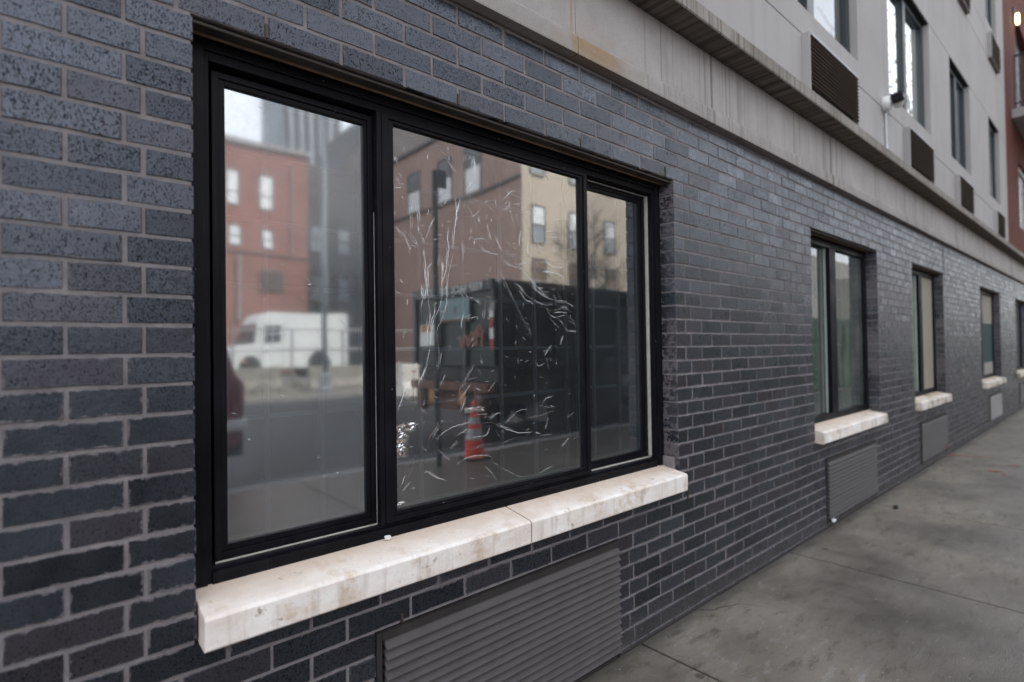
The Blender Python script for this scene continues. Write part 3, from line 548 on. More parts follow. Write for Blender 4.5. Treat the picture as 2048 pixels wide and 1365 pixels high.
# ================================================================ FILM ON THE MIDDLE PANE
WR = "1013,1997 1054,2018|1059,1999 1089,1983|1065,2016 1095,2000 1123,1988|1084,2018 1089,2006|1083,1979 1116,1944 1127,1935|1163,2011 1154,1980|1175,1994 1184,1999 1187,2014|1190,2002 1192,1965 1187,1957|1202,2015 1204,1982 1199,1957|1211,2002 1207,1963 1203,1929|1235,2003 1247,1996 1272,1966|1187,1923 1182,1901 1160,1880|882,1943 889,1919 891,1913|880,1930 885,1940|876,1835 900,1843|879,1874 895,1856 903,1849|891,1889 905,1875|907,1815 909,1807|922,1800 939,1787 941,1777|943,1773 944,1705|960,1727 978,1694 987,1669|966,1794 974,1742|1026,1763 1009,1725 987,1664|987,1662 992,1603 998,1510 1001,1481|1104,1877 1120,1833 1122,1787 1113,1734 1109,1660|1138,1850 1125,1797 1119,1749|1088,1745 1084,1698 1088,1671 1083,1629|1109,1660 1097,1617 1082,1547 1076,1496|1144,1696 1149,1654 1145,1617|1078,1647 1077,1597 1057,1536|1056,1615 1060,1568 1054,1513|1051,1640 1037,1593|1016,1611 999,1583|1138,1864 1178,1814 1201,1780 1218,1744|1152,1836 1160,1821|1178,1809 1186,1789 1207,1800 1223,1816 1220,1821|1216,1796 1219,1772|1167,1860 1202,1856 1251,1848 1263,1859 1340,1875|1263,1842 1294,1828|1301,1846 1336,1837 1357,1857|1347,1884 1381,1915 1408,1917|1374,1906 1422,1899 1442,1895|1343,1855 1360,1871 1367,1874|1346,1836 1367,1859 1374,1875|1370,1865 1386,1806 1397,1780|1387,1867 1418,1875|1167,1723 1179,1705 1182,1717 1200,1710 1236,1717 1261,1710|1262,1776 1279,1710|1200,1710 1199,1688|1223,1694 1260,1671 1298,1665 1323,1668|1229,1685 1248,1670 1279,1666|1293,1739 1317,1697 1327,1678|1305,1730 1324,1688|1327,1661 1362,1636 1402,1625 1437,1618|1336,1642 1375,1628|1396,1655 1409,1631 1465,1607 1514,1571|1416,1636 1473,1654 1487,1661|1357,1691 1369,1652|1367,1715 1374,1703|1390,1703 1407,1694|1430,1777 1422,1740 1418,1708|1434,1834 1462,1812 1475,1777 1511,1740 1528,1702 1569,1698|1489,1758 1532,1716 1565,1709|1460,1729 1463,1687 1473,1668|1556,1777 1586,1787 1625,1781 1656,1763|1625,1797 1656,1779|1586,1765 1648,1770|1688,1789 1745,1768|1749,1743 1695,1726 1663,1719|1608,1735 1611,1703|1531,1665 1568,1658 1621,1644 1701,1656|1538,1655 1567,1626 1621,1619 1660,1609|1487,1664 1530,1641|1537,1621 1575,1618 1635,1569|1668,1958 1683,1916 1707,1886|1552,1948 1555,1916|1682,1883 1686,1850|1309,1607 1335,1579 1386,1499|1388,1563 1421,1550 1449,1520|1471,1594 1521,1551 1573,1522|1568,2016 1591,1999|1472,1955 1497,1965|1509,1988 1523,1959|1129,1522 1140,1509|875,1568 886,1537|894,1544 903,1530|975,1530 977,1480|991,1518 988,1480|874,1507 900,1491|903,1706 927,1653 932,1632|918,1704 952,1665|955,1674 963,1655|882,1716 910,1681|1265,1931 1274,1915|992,1581 999,1503 1007,1425 997,1369 992,1316|1054,1587 1058,1512 1049,1463 1016,1392 1001,1296 968,1213|1078,1589 1077,1493 1060,1427 1032,1375 1034,1344|979,1533 980,1483 968,1441|1021,1479 1027,1443 1013,1409 1009,1380|1025,1361 1043,1310 1035,1227|1130,1522 1150,1493|1154,1511 1168,1498|1175,1501 1190,1490|1194,1496 1220,1475|1209,1496 1228,1477|1249,1496 1243,1456 1236,1419|1154,1446 1141,1417 1137,1385|1159,1421 1171,1431 1186,1440|1178,1420 1193,1426 1208,1431|1195,1359 1180,1335|1090,1332 1093,1312|1191,1332 1185,1318|1219,1294 1226,1268 1235,1257|1196,1260 1171,1225 1152,1204|1323,1600 1373,1521 1415,1456 1462,1379 1443,1360|1387,1565 1434,1544 1456,1519 1514,1496 1560,1486 1601,1489|1417,1540 1446,1506 1500,1488|1461,1572 1515,1539 1561,1518 1618,1507|1422,1618 1475,1583 1506,1545 1547,1517|1551,1477 1583,1462 1598,1465 1667,1475 1718,1463|1569,1461 1588,1445 1617,1437 1657,1447 1692,1448|1598,1455 1637,1460 1687,1456|1642,1477 1673,1482 1688,1476|1622,1435 1646,1422 1685,1385 1737,1378|1588,1431 1635,1391|1535,1620 1573,1622 1601,1612 1649,1567|1618,1507 1678,1503 1745,1474|1604,1534 1623,1497|1629,1542 1658,1495|1687,1430 1748,1403|1687,1444 1738,1417|1585,1323 1546,1280|1566,1310 1542,1293|1556,1276 1573,1225|1575,1272 1586,1259|1495,1258 1518,1241 1546,1250|1660,1364 1639,1326|1466,1399 1475,1360|1602,1626 1680,1601 1705,1578|1524,1553 1550,1555|1547,1539 1573,1541|930,1190 908,1142|947,1255 939,1147 940,1109|973,1199 983,1140|961,1138 969,1114 992,1098|1045,1187 1065,1227|1050,1175 1037,1112 1048,1071 1024,1038 1002,1013|880,1261 897,1268|875,1212 907,1245|877,1047 883,1065 907,1077 929,1067|933,1052 949,1065 962,1070|1195,1259 1149,1194 1128,1166|1149,1198 1191,1206 1204,1208|1180,1190 1148,1157 1128,1133|1153,1144 1127,1080|1190,1171 1198,1132 1215,1078|1190,1141 1178,1084|1193,1175 1222,1158|1214,1148 1243,1108|1292,1193 1258,1156|1284,1237 1276,1228|1028,1002 1047,1023 1096,1042 1147,1049 1178,1054|1168,1059 1194,1074 1245,1073 1237,1057|1188,1043 1231,1043 1286,1035 1343,1003|1259,1051 1287,1070 1321,1071|1286,1031 1360,1001 1414,986 1483,983|1332,1030 1379,1061 1410,1074 1459,1075|1264,1033 1247,1000 1219,995 1151,995|1104,909 1145,925 1176,929 1229,926 1267,914|1181,951 1230,964 1302,959 1378,972 1420,974|1353,926 1407,915 1493,884 1586,878 1680,868|1256,901 1300,872 1369,835 1454,805|1228,892 1266,856 1296,812|990,979 1002,1020 1043,1056|1028,982 1056,950 1089,921|968,990 986,972 985,941|1018,995 1015,924|952,965 962,925|943,974 920,901|980,910 1026,879 1069,860|994,908 1035,877|895,854 926,884|930,853 941,863|891,875 907,910|1459,1036 1523,1043 1576,1053 1610,1055|1497,1064 1511,1082 1590,1071 1645,1071|1591,1114 1550,1107 1530,1085|1548,985 1562,1030|1669,1015 1724,1040|1634,898 1692,940|1706,923 1751,938|1554,1277 1573,1219|1286,1009 1313,975|1308,1011 1334,973|1433,988 1438,942|1396,974 1413,950|1146,1028 1138,1017|1115,995 1080,969|1457,949 1514,960 1581,962|1498,812 1544,825 1591,835|922,1225 900,1161 882,1117|990,1253 969,1219 957,1189|1035,1288 1031,1228|883,1065 889,1026 876,975|876,1013 910,1016|915,1046 921,1022|1343,1003 1378,1010|1178,1042 1146,1020|1106,1008 1146,1024|1489,982 1521,969"
fx0, fx1, fz0, fz1, fy = .8705, 1.7635, .802, 2.039, .0984
def film():
    mb = MB(M['film'], M['crease'], M['foil'])
    mb.add([(fx0, fy, fz0), (fx1, fy, fz0), (fx1, fy, fz1), (fx0, fy, fz1)], [(0, 1, 2, 3)])
    rng = random.Random(11)
    def ridge(P, wd, ht):
        # Catmull-Rom through the points, tapered ridge across it
        Q = [P[0]*2-P[1], *P, P[-1]*2-P[-2]]; pts = []
        for i in range(1, len(Q)-2):
            n = max(3, int((Q[i+1]-Q[i]).length/.010))
            for k in range(n):
                t = k/n; a, b, c, d = Q[i-1], Q[i], Q[i+1], Q[i+2]
                pts.append(.5*((2*b)+(c-a)*t+(2*a-5*b+4*c-d)*t*t+(3*b-a-3*c+d)*t**3))
        pts.append(P[-1]); N = len(pts); vs, fs = [], []
        for i, p in enumerate(pts):
            d = (pts[min(i+1, N-1)]-pts[max(i-1, 0)]).normalized(); nrm = Vector((-d.y, d.x))
            u = i/(N-1); tp = max(.10, min(1, 4*u, 4*(1-u)))*rng.uniform(.65, 1.2)
            p = p+nrm*rng.uniform(-.0012, .0012)
            for s_, h_ in ((-1, .0), (-.45, .75), (0.1, 1), (.55, .6), (1, 0)):
                q = p+nrm*(wd*tp*s_); x = min(max(q.x, fx0), fx1); z = min(max(q.y, fz0), fz1); vs.append((x, fy-.0002-ht*tp*h_, z))
        for i in range(N-1):
            for k in range(4): fs.append((i*5+k, i*5+k+1, i*5+6+k, i*5+5+k))
        mb.add(vs, fs, M['crease'])
    for l in WR.split('|'):
        P = [Vector([float(a)/1000 for a in p.split(',')]) for p in l.split()]
        wd = rng.uniform(.0007, .0015); ridge(P, wd, wd*rng.uniform(.15, .55))
        for _q in range(2 if len(P) > 2 else 1):
            if rng.random() > .8: continue
            o_ = Vector((rng.uniform(.004, .012), rng.uniform(-.008, .008)))*rng.choice((-1, 1)); k = rng.randrange(0, len(P)-1); ridge([P[k]+o_, (P[k]+P[k+1])/2+o_*.6, P[k+1]+o_*.8], wd*.6, wd*.2)
    for _ in range(230):   # short nicks
        x, z = rng.uniform(fx0+.01, fx1-.01), rng.uniform(fz0+.01, fz1-.02); a = rng.choice([rng.uniform(1.2, 1.9), rng.uniform(2.0, 2.6), rng.uniform(-.3, .3)]); L = rng.uniform(.006, .03)
        d = Vector((math.cos(a), math.sin(a)))*L; p = Vector((x, z)); ridge([p, p+d*.5+Vector((rng.uniform(-.002, .002), 0)), p+d], .0008, .0003)
    def crumple(cx, cz, w_, h_, n=9, amp=.006):
        vs, fs = [], []
        for i in range(n):
            for k in range(n):
                u, v = i/(n-1)-.5, k/(n-1)-.5; e = max(0, 1-(2*abs(u))**2)*max(0, 1-(2*abs(v))**2)
                x = cx+w_*u+rng.uniform(-1, 1)*w_*.05; z = cz+h_*v+rng.uniform(-1, 1)*h_*.05
                vs.append((min(max(x, fx0), fx1), fy-.0004-amp*e*rng.uniform(.1, 1), min(max(z, fz0), fz1)))
        for i in range(n-1):
            for k in range(n-1):
                a, b, c, d = i*n+k, i*n+k+1, (i+1)*n+k+1, (i+1)*n+k; fs.extend([(a, b, c), (a, c, d)] if rng.random() < .5 else [(a, b, d), (b, c, d)])
        mb.add(vs, fs, M['foil'])
    crumple(.895, 1.045, .055, .05); crumple(.893, .995, .05, .06); crumple(.93, 1.06, .03, .03, 6); crumple(1.19, 1.095, .09, .02, 8, .004); crumple(.886, .818, .03, .012, 6, .003)
    o = mb.build('plastic_film')
    o.data.polygons.foreach_set('use_smooth', [p.material_index == 1 for p in o.data.polygons])
    tag(o, 'clear plastic film stuck over the middle pane, full of creases and wrinkles', 'plastic film')
film()

# streaks and drops on the left pane
def drops():
    rng = random.Random(3); mb = MB(M['crease'])
    for _ in range(34):
        x, z = rng.uniform(.39, .775), rng.uniform(.82, 2.0); a = rng.uniform(-.9, .1); L = rng.choice([.002, .002, .003, .004, .009, .012]); d = Vector((math.cos(a), 0, math.sin(a)))*L; n = Vector((-d.z, 0, d.x)).normalized()*rng.uniform(.0008, .0018)
        p = Vector((x, .1277, z)); mb.add([p-d, p-d*.2+n, p+d, p-d*.2-n, p+Vector((0, -.0012, 0))], [(0, 1, 4), (1, 2, 4), (2, 3, 4), (3, 0, 4)])
    for P in ([(.585, 1.545), (.63, 1.50), (.69, 1.43), (.735, 1.365)], [(.66, 1.305), (.70, 1.275), (.77, 1.265)], [(.70, 1.545), (.735, 1.535), (.765, 1.545)], [(.69, 1.53), (.74, 1.545)]):
        for a, b in zip(P, P[1:]):
            a, b = Vector((a[0], .1276, a[1])), Vector((b[0], .1276, b[1])); n = Vector((0, 0, .0009)); mb.add([a-n, b-n, b+n, a+n, (a+b)/2+Vector((0, -.0008, 0))], [(0, 1, 4), (1, 2, 4), (2, 3, 4), (3, 0, 4)])
    o = mb.build('drops'); bm = bmesh.new(); bm.from_mesh(left_pane.data); n = len(bm.faces); bm.from_mesh(o.data); bm.faces.ensure_lookup_table()
    for f in bm.faces[n:]: f.material_index = 1
    left_pane.data.materials.append(M['crease']); bm.to_mesh(left_pane.data); bm.free(); bpy.data.objects.remove(o)
drops()

# scrap of paper on the sill, pebble, scrap by the vent
def lump(name, loc, sz, mt, label, cat, seed, sub=2, flat=1.):
    bm = bmesh.new(); bmesh.ops.create_icosphere(bm, subdivisions=sub, radius=1); rng = random.Random(seed)
    for v in bm.verts: v.co *= rng.uniform(.72, 1.15); v.co.x *= sz[0]; v.co.y *= sz[1]; v.co.z *= sz[2]
    me = bpy.data.meshes.new(name); bm.to_mesh(me); bm.free(); me.materials.append(M[mt]); o = bpy.data.objects.new(name, me); C.objects.link(o); o.location = loc
    return tag(o, label, cat)
lump('paper_scrap', (.822, .066, .733), (.011, .009, .008), 'paper', 'crumpled white paper scrap on the sill at the foot of the left mullion', 'paper scrap', 5)
lump('pebble', (5.124, -.20, .012), (.026, .02, .016), 'stone', 'small dark pebble lying on the pavement', 'pebble', 6)
lump('paper_scrap', (4.31, -.025, .045), (.022, .014, .016), 'paper', 'pale scrap caught in the lower corner of the second grille', 'paper scrap', 8)

# ================================================================ PAVEMENT, ROAD, LOT
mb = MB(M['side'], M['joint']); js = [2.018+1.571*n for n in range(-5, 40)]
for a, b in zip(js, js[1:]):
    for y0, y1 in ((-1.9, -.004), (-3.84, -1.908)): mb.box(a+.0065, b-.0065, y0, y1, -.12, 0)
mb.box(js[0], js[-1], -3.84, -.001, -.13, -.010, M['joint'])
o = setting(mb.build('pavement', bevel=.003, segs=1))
mb = MB(M['redpaint'])
for (x, y, L, w_, a) in [(7.99, -.05, .10, .03, -1.3), (8.03, -.18, .22, .016, -1.45), (8.07, -.33, .2, .012, -1.5), (7.3, -.52, .12, .03, -1.2), (7.15, -.60, .10, .015, .4), (7.75, -.62, .12, .02, -1.0)]:
    d = Vector((math.cos(a), math.sin(a), 0))*L/2; n = Vector((-d.y, d.x, 0)).normalized()*w_; p = Vector((x, y, .0035)); mb.add([p-d-n*.3, p-n, p+d-n*.2, p+d+n*.2, p+n*.8, p-d+n*.4], [(0, 1, 2, 3, 4, 5)])
mb.box(7.93, 7.95, -.0225, -.0205, .07, .16); mb.build('spray_mark', o)
mb = MB(M['kerb'])
for n in range(34): mb.box(-8+n*2.0, -6.006+n*2.0, -4.0, -3.845, -.30, .002)
setting(mb.build('kerb', bevel=.012))
setting(MB(M['asphalt']).box(-150, 200, -13.995, -4.003, -.32, -.125).build('road'))
mb = MB(M['kerb'])
for n in range(40): mb.box(-20+n*2.0, -18.006+n*2.0, -14.2, -14.0, -.30, .01)
setting(mb.build('far_kerb', bevel=.012))
setting(MB(M['lot']).box(-40, 120, -70, -14.2, -.3, -.002).build('lot'))
setting(MB(M['asphalt']).add([(-600, -600, -.34), (600, -600, -.34), (600, 600, -.34), (-600, 600, -.34)], [(0, 1, 2, 3)]).build('ground'))

# ================================================================ ACROSS THE STREET (seen in the panes)
def facade_window(parent, p, wdt, hgt, face, glass='pane', split=None, lower=None):
    """a recessed sash window on a wall; face '+y' or '-x'"""
    mb = MB(M['trim'])
    def bx(a0, a1, d0, d1, z0, z1, m):
        if face == '+y': mb.box(p[0]+a0, p[0]+a1, p[1]+d0, p[1]+d1, p[2]+z0, p[2]+z1, m)
        else: mb.box(p[0]-d1, p[0]-d0, p[1]+a0, p[1]+a1, p[2]+z0, p[2]+z1, m)
    bx(-.06, 0, -.05, .05, -.06, hgt+.06, M['trim']); bx(wdt, wdt+.06, -.05, .05, -.06, hgt+.06, M['trim']); bx(0, wdt, -.05, .049, hgt, hgt+.06, M['trim']); bx(0, wdt, -.05, .08, -.09, 0, M['slab'])
    mid = split if split else .5
    bx(0, wdt, -.05, .04, hgt*mid-.03, hgt*mid+.03, M['trim']); o = mb.build('window', parent)
    mb = MB(M[glass]); bx(0, wdt, -.04, .02, hgt*mid+.03, hgt, M[glass]); bx(0, wdt, -.04, .015, 0, hgt*mid-.03, M[lower or glass]); mb.build('pane', o); return o

# red brick building
ob = root('brick_house', 'three-storey red brick building across the street, reflected in the left pane behind the white van', 'building', (0, 0, 0))
mb = MB(M['oldred']); mb.box(5.4, 12.05, -48, -30, 0, 12.6); mb.build('wall', ob)
mb = MB(M['slab']); mb.box(5.3, 12.15, -30.2, -29.8, 12.6, 12.85); mb.build('roof', ob)
mb = MB(M['trim']); mb.box(5.4, 12.05, -30, -29.93, 6.72, 6.82, M['darkbrick']); mb.build('string_course', ob)
for x in (5.95, 7.76, 9.52): facade_window(ob, (x, -30, 9.42), .58, 1.72, '+y', 'pane', .36)  # sky reflection painted as the pale pane colour
for x in (6.0, 7.85, 9.55): facade_window(ob, (x, -30, 7.2), .5, 1.0, '+y', 'pane', .45)
mb = MB(M['louvre_dark']); mb.box(9.28, 10.68, -30, -29.93, 4.66, 5.98, M['brownsh'])
for n in range(9): mb.box(9.35, 10.6, -29.93, -29.88, 4.74+n*.13, 4.80+n*.13, M['louvre_dark'])
mb.build('wall_grille', ob)
MB(M['slab']).tube([(8.27, -29.85, 3), (8.27, -29.85, 6.6)], .11).build('downpipe', ob); MB(M['slab']).tube([(11.1, -29.9, 7), (11.1, -29.9, 12)], .05).build('conduit', ob)

# tower and gabled building
ot = root('tower_block', 'tall blurred grey tower rising behind the red brick building in the left pane', 'building', (0, 0, 0))
mb = MB(M['greystone']); mb.box(20.7, 27.7, -67, -60, 0, 62)
for n in range(6): mb.box(20.9+n*1.15, 21.4+n*1.15, -60, -59.8, 3, 60, M['trim'])
mb.build('wall', ot)
og = root('gabled_house', 'dark gabled building beside the red brick one, reflected at the right of the left pane', 'building', (0, 0, 0))
mb = MB(M['darkbrick']); mb.prism([(12.2, 0), (24, 0), (24, 20), (19.8, 20), (15.5, 13.6), (13.2, 13.3), (12.2, 13.3)], -44, -33, axis='y'); mb.build('wall', og)
for x, z in ((13.4, 8.0), (15.2, 8.0), (13.4, 4.6), (15.2, 4.6)): facade_window(og, (x, -33, z), .8, 1.5, '+y', 'panegrey')

# cream fronted brown brick building on the corner
oc = root('corner_house', 'brown brick corner building with a cream front, reflected in the middle and right panes', 'building', (0, 0, 0))
mb = MB(M['brown']); mb.box(16.18, 23.85, -28.6, -16.02, 0, 12.4); mb.build('side_wall', oc)
mb = MB(M['cream']); mb.box(16.17, 23.85, -16.015, -15.98, 0, 12.4); mb.build('front_wall', oc)
mb = MB(M['trim']); mb.box(16.0, 24.0, -28.8, -15.8, 12.4, 12.55); mb.build('roof', oc)
mb = MB(M['trim']); mb.box(16.08, 16.18, -28.6, -16.1, 8.86, 9.0, M['darkbrick']); mb.build('string_course', oc)
for x in (16.78, 19.26, 21.85): facade_window(oc, (x, -15.98, 6.15), .78, 1.55, '+y', 'pane', .48, 'panegrey'); facade_window(oc, (x+.02, -15.98, 4.35), .78, .95, '+y', 'brownsh', .5, 'brownsh'); facade_window(oc, (x, -15.98, 9.2), .78, 1.55, '+y', 'pane', .5, 'panegrey'); facade_window(oc, (x, -15.98, 1.3), .85, 1.6, '+y', 'panedark')
for y in (-25.4, -22.5, -20.1): facade_window(oc, (16.18, y, 9.1), 1.15, 2.1, '-x', 'panedark', .55, 'pane')
# neighbours further along the street
ob2 = root('row_house', 'plain grey row building beyond the cream corner house', 'building'); mb = MB(M['slab']); mb.box(23.9, 60, -30, -16.4, 0, 9.0); mb.build('wall', ob2)
for n in range(9): facade_window(ob2, (26+n*3.6, -16.4, 5.4), 1.0, 1.7, '+y', 'panegrey'); facade_window(ob2, (26+n*3.6, -16.4, 1.8), 1.0, 1.7, '+y', 'panedark')

# ---- wheels and vehicles
def wheel(parent, x, y, r_=.36, w_=.24, side=1):
    t = MB(M['tyre']); t.lathe([(r_*.6, -w_/2), (r_*.93, -w_/2), (r_, -w_*.36), (r_, w_*.36), (r_*.93, w_/2), (r_*.6, w_/2)], (x, y, r_), 24, axis='y'); o = t.build('wheel', parent, smooth=False)
    q = MB(M['rim']); q.lathe([(r_*.1, w_*.30*side), (r_*.45, w_*.22*side), (r_*.58, w_*.46*side), (r_*.62, w_*.50*side), (r_*.62, 0)], (x, y, r_), 18, axis='y'); q.build('rim', o)
# step van: nose to -x
van = root('delivery_van', 'white step van parked behind a fence across the street, reflected in the left pane', 'van', (6.15, -23.0, 0))
bp = [(.55, .55), (.55, 1.45), (.35, 1.50), (.05, 1.42), (0, 1.2), (0, .55)]
mb = MB(M['vanw'])
mb.prism([(.02, .55), (.02, 1.25), (.12, 1.50), (.95, 1.66), (1.02, 2.55), (1.25, 2.92), (1.55, 3.0), (5.15, 2.98), (5.2, 2.9), (5.2, .55), (4.35, .55), (4.28, .95), (4.0, 1.24), (3.55, 1.24), (3.27, .95), (3.2, .55), (1.28, .55), (1.2, .9), (.95, 1.12), (.6, 1.12), (.38, .9), (.3, .55)], -2.1, 0, axis='y'); mb.build('body', van, bevel=.03)
mb = MB(M['glassd']); mb.prism([(.62, 1.62), (.98, 1.68), (1.04, 2.50), (1.02, 2.50)], -2.0, .012, axis='y'); mb.build('windscreen', van)
mb = MB(M['glassd'])
for x in (1.36, 1.71):
    for z in (1.66, 2.06): mb.box(x, x+.31, -.02, .015, z, z+.34)
mb.build('side_window', van)
mb = MB(M['trim']); mb.box(1.22, 1.235, -.01, .012, .6, 2.6); mb.box(2.15, 2.165, -.01, .012, .6, 2.6); mb.box(1.24, 5.1, -.01, .010, 1.28, 1.31); mb.build('panel_seam', van)
mb = MB(M['plastic']); mb.box(-.12, .06, -2.05, -.03, .5, .72); mb.build('bumper', van, bevel=.02)
for x in (.78, 3.78):
    for y, s_ in ((-.16, 1), (-1.94, -1)): wheel(van, x, y, .42, .26, s_)

# dump truck: tail to -x, parked at the kerb
tr = root('dump_truck', 'dark green dump truck parked at the kerb, reflected in the middle and right panes', 'truck', (5.0, -4.25, -.125))
mb = MB(M['truckg']); mb.prism([(-2.25, 1.15), (0, 1.15), (0, 2.36), (-.12, 2.43), (-2.13, 2.43), (-2.25, 2.36)], 0, 4.6)
for n in range(6): mb.box(.25+n*.8, .33+n*.8, -.0, .05, 1.16, 2.36)
mb.box(0, 4.6, -.001, .06, 2.28, 2.42); mb.box(0, 4.6, -.001, .055, 1.15, 1.28); mb.build('dump_body', tr, bevel=.015)
mb = MB(M['truckd']); mb.box(.05, 6.6, -2.2, -.06, .62, 1.148); mb.box(-.02, .10, -2.2, -.05, .95, 1.14); mb.build('chassis', tr)
mb = MB(M['truckd']); mb.prism([(4.8, .9), (6.9, .9), (6.95, 1.6), (6.5, 1.75), (6.15, 2.45), (4.85, 2.5)], -2.2, -.05, axis='y'); mb.build('cab', tr, bevel=.04)
mb = MB(M['glassd']); mb.prism([(5.35, 1.65), (6.3, 1.72), (6.02, 2.3), (5.35, 2.33)], -.06, -.04, axis='y'); mb.build('side_window', tr)
tg = MB(M['truckg']); tg.box(-.05, -.002, -2.22, -.03, 1.18, 2.32)
for y in (-2.2, -1.5, -.78, -.08): tg.box(-.10, -.05, y-.04, y+.04, 1.18, 2.32)
tgo = tg.build('tailgate', tr)
def plate(mt, ya, yb, za, zb, name, d=.115): return MB(M[mt]).box(-d, -d+.012, ya, yb, za, zb).build(name, tgo)
plate('tealp', -1.50, -.62, 1.88, 2.22, 'panel'); plate('rusty', -1.50, -.62, 1.835, 1.879, 'panel_edge'); plate('whitep', -1.98, -1.42, 1.48, 1.82, 'notice'); plate('ochre', -1.95, -1.66, 1.70, 1.815, 'notice_mark', .118); plate('slab', -.10, .0, 1.98, 2.10, 'lamp_box')
for y in (-1.28, -1.02): plate('rusty', y, y+.05, 1.98, 2.10, 'panel_mark', .117)
# red and white tape on the corner post
for n, z in enumerate((1.40, 1.56, 1.72, 1.88)): plate('redp' if n % 2 == 0 else 'whitep', -.13, -.04, z, z+.155, 'reflective_tape', .102)
# orange scrawl across the tailgate
import math as _m
pts = []
for i in range(60):
    u = i/59; pts.append((-.119, -.35-.55*u, 1.50+.10*_m.sin(u*21)*(1-.25*u)+.08*(1-u)))
MB(M['orange']).tube(pts, .028, 6).build('scrawl', tgo)
MB(M['orange']).tube([(-.119, -.30, 1.44), (-.119, -.26, 1.66), (-.119, -.36, 1.74), (-.119, -.46, 1.66), (-.119, -.42, 1.46)], .03, 6).build('scrawl', tgo)
fc = bpy.data.curves.new('keep_back', 'FONT'); fc.body = 'KEEP BACK 200 FEET'; fc.size = .165; fc.extrude = .004; fc.align_x = 'CENTER'
fo = bpy.data.objects.new('keep_back', fc); C.objects.link(fo); bpy.context.view_layer.update()
tm = bpy.data.meshes.new_from_object(fo.evaluated_get(bpy.context.evaluated_depsgraph_get())); bpy.data.objects.remove(fo)
tm.materials.clear(); tm.materials.append(M['whitep']); to = bpy.data.objects.new('lettering', tm); C.objects.link(to); to.parent = tgo
to.matrix_local = Matrix(((0, 0, -1, -.125), (-1, 0, 0, -1.02), (0, 1, 0, 2.305), (0, 0, 0, 1)))
mb = MB(M['truckg']); mb.box(-.118, -.05, -2.2, -.05, 2.28, 2.43); mb.build('top_rail', tgo)
mb = MB(M['rusty']); mb.box(-.09, -.03, -2.0, -.95, .50, .79, M['rusty']); mb.box(-.085, -.03, -.94, -.3, .42, .79, M['truckd']); mb.box(-.22, -.05, -2.15, -.10, .80, .93); mb.box(-.20, -.06, -2.0, -1.85, .45, .80); mb.box(-.20, -.06, -.42, -.27, .45, .80); mb.build('bumper', tr, bevel=.02)
for y in (-1.55, -.75): MB(M['ochre']).box(-.23, -.215, y, y+.16, .62, .80).build('tail_light', tr)
MB(M['slab']).box(.95, .98, -.55, -.1, .30, .62).build('mudflap', tr)
MB(M['rim']).lathe([(.02, 0), (.26, .0), (.28, .04), (.28, .96), (.26, 1.0), (.02, 1.0)], (3.0, -.30, .78), 20, axis='x').build('fuel_tank', tr, smooth=True)
for x in (1.45, 2.5, 5.9):
    for y, s_ in ((-.2, 1), (-2.05, -1)): wheel(tr, x, y, .5, .30, s_)

# dark red car parked at the kerb, rear to +x
car = root('parked_car', 'dark red car at the kerb, its end reflected at the left pane edge', 'car', (1.62, -4.35, -.125))
mb = MB(M['carred']); mb.prism([(0, .48), (.03, .85), (.01, 1.14), (-.05, 1.22), (-.20, 1.70), (-.45, 1.78), (-2.4, 1.74), (-3.2, 1.18), (-4.3, 1.05), (-4.5, .8), (-4.5, .4), (-4.0, .32), (-3.9, .62), (-3.55, .78), (-3.2, .62), (-3.1, .30), (-1.25, .30), (-1.15, .62), (-.8, .78), (-.45, .62), (-.35, .32)], -1.82, 0, axis='y'); mb.build('body', car, bevel=.06, segs=3)
mb = MB(M['glassd']); mb.prism([(-.22, 1.22), (-.36, 1.66), (-1.35, 1.68), (-1.35, 1.22)], -1.80, .004, axis='y'); mb.prism([(-1.43, 1.22), (-1.43, 1.68), (-2.32, 1.65), (-2.85, 1.22)], -1.80, .004, axis='y'); mb.build('side_window', car)
mb = MB(M['glassd']); mb.prism([(-.04, 1.24), (-.03, 1.24), (-.172, 1.66), (-.19, 1.66)], -1.6, -.22, axis='y'); mb.build('rear_window', car)
mb = MB(M['bumper']); mb.box(-.25, .06, -1.83, .012, .62, .74); mb.build('bumper', car, bevel=.03); mb = MB(M['plastic']); mb.box(-.25, .03, -1.75, -.06, .36, .62); mb.build('valance', car, bevel=.03)
for y in (-1.78, -.24): MB(M['redp']).box(-.16, .035, y, y+.215, .86, 1.12).build('tail_light', car, bevel=.02)
for x in (-.8, -3.55):
    for y, s_ in ((-.13, 1), (-1.69, -1)): wheel(car, x, y, .35, .22, s_)

# vehicles farther along the near kerb
def box_truck(name, label, x, y, L, h, mt):
    o = root(name, label, 'truck', (x, y, -.125))
    MB(M[mt]).box(0, L, -2.35, 0, .85, h).build('cargo_box', o, bevel=.03); mb = MB(M['vanw']); mb.prism([(L+.1, .6), (L+2.0, .6), (L+2.0, 1.4), (L+1.6, 1.6), (L+1.3, 2.4), (L+.1, 2.4)], -2.25, -.1, axis='y'); mb.build('cab', o, bevel=.04)
    MB(M['glassd']).prism([(L+.6, 1.5), (L+1.55, 1.55), (L+1.25, 2.2), (L+.6, 2.2)], -2.2, -.09, axis='y').build('side_window', o); MB(M['truckd']).box(.05, L+1.2, -1.8, -.5, .55, .84).build('chassis', o)
    for xx in (.9, L+1.2):
        for yy, s_ in ((-.2, 1), (-2.1, -1)): wheel(o, xx, yy, .45, .28, s_)
box_truck('box_truck', 'beige box truck parked along the kerb beyond the green skip', 25.0, -4.4, 7.5, 4.1, 'beige')
box_truck('box_truck', 'teal box truck farthest along the kerb', 38.5, -4.4, 8.0, 3.0, 'tealbox')
sk_ = root('rubbish_skip', 'green skip on the street, reflected in the second window', 'skip', (17.2, -4.35, -.125))
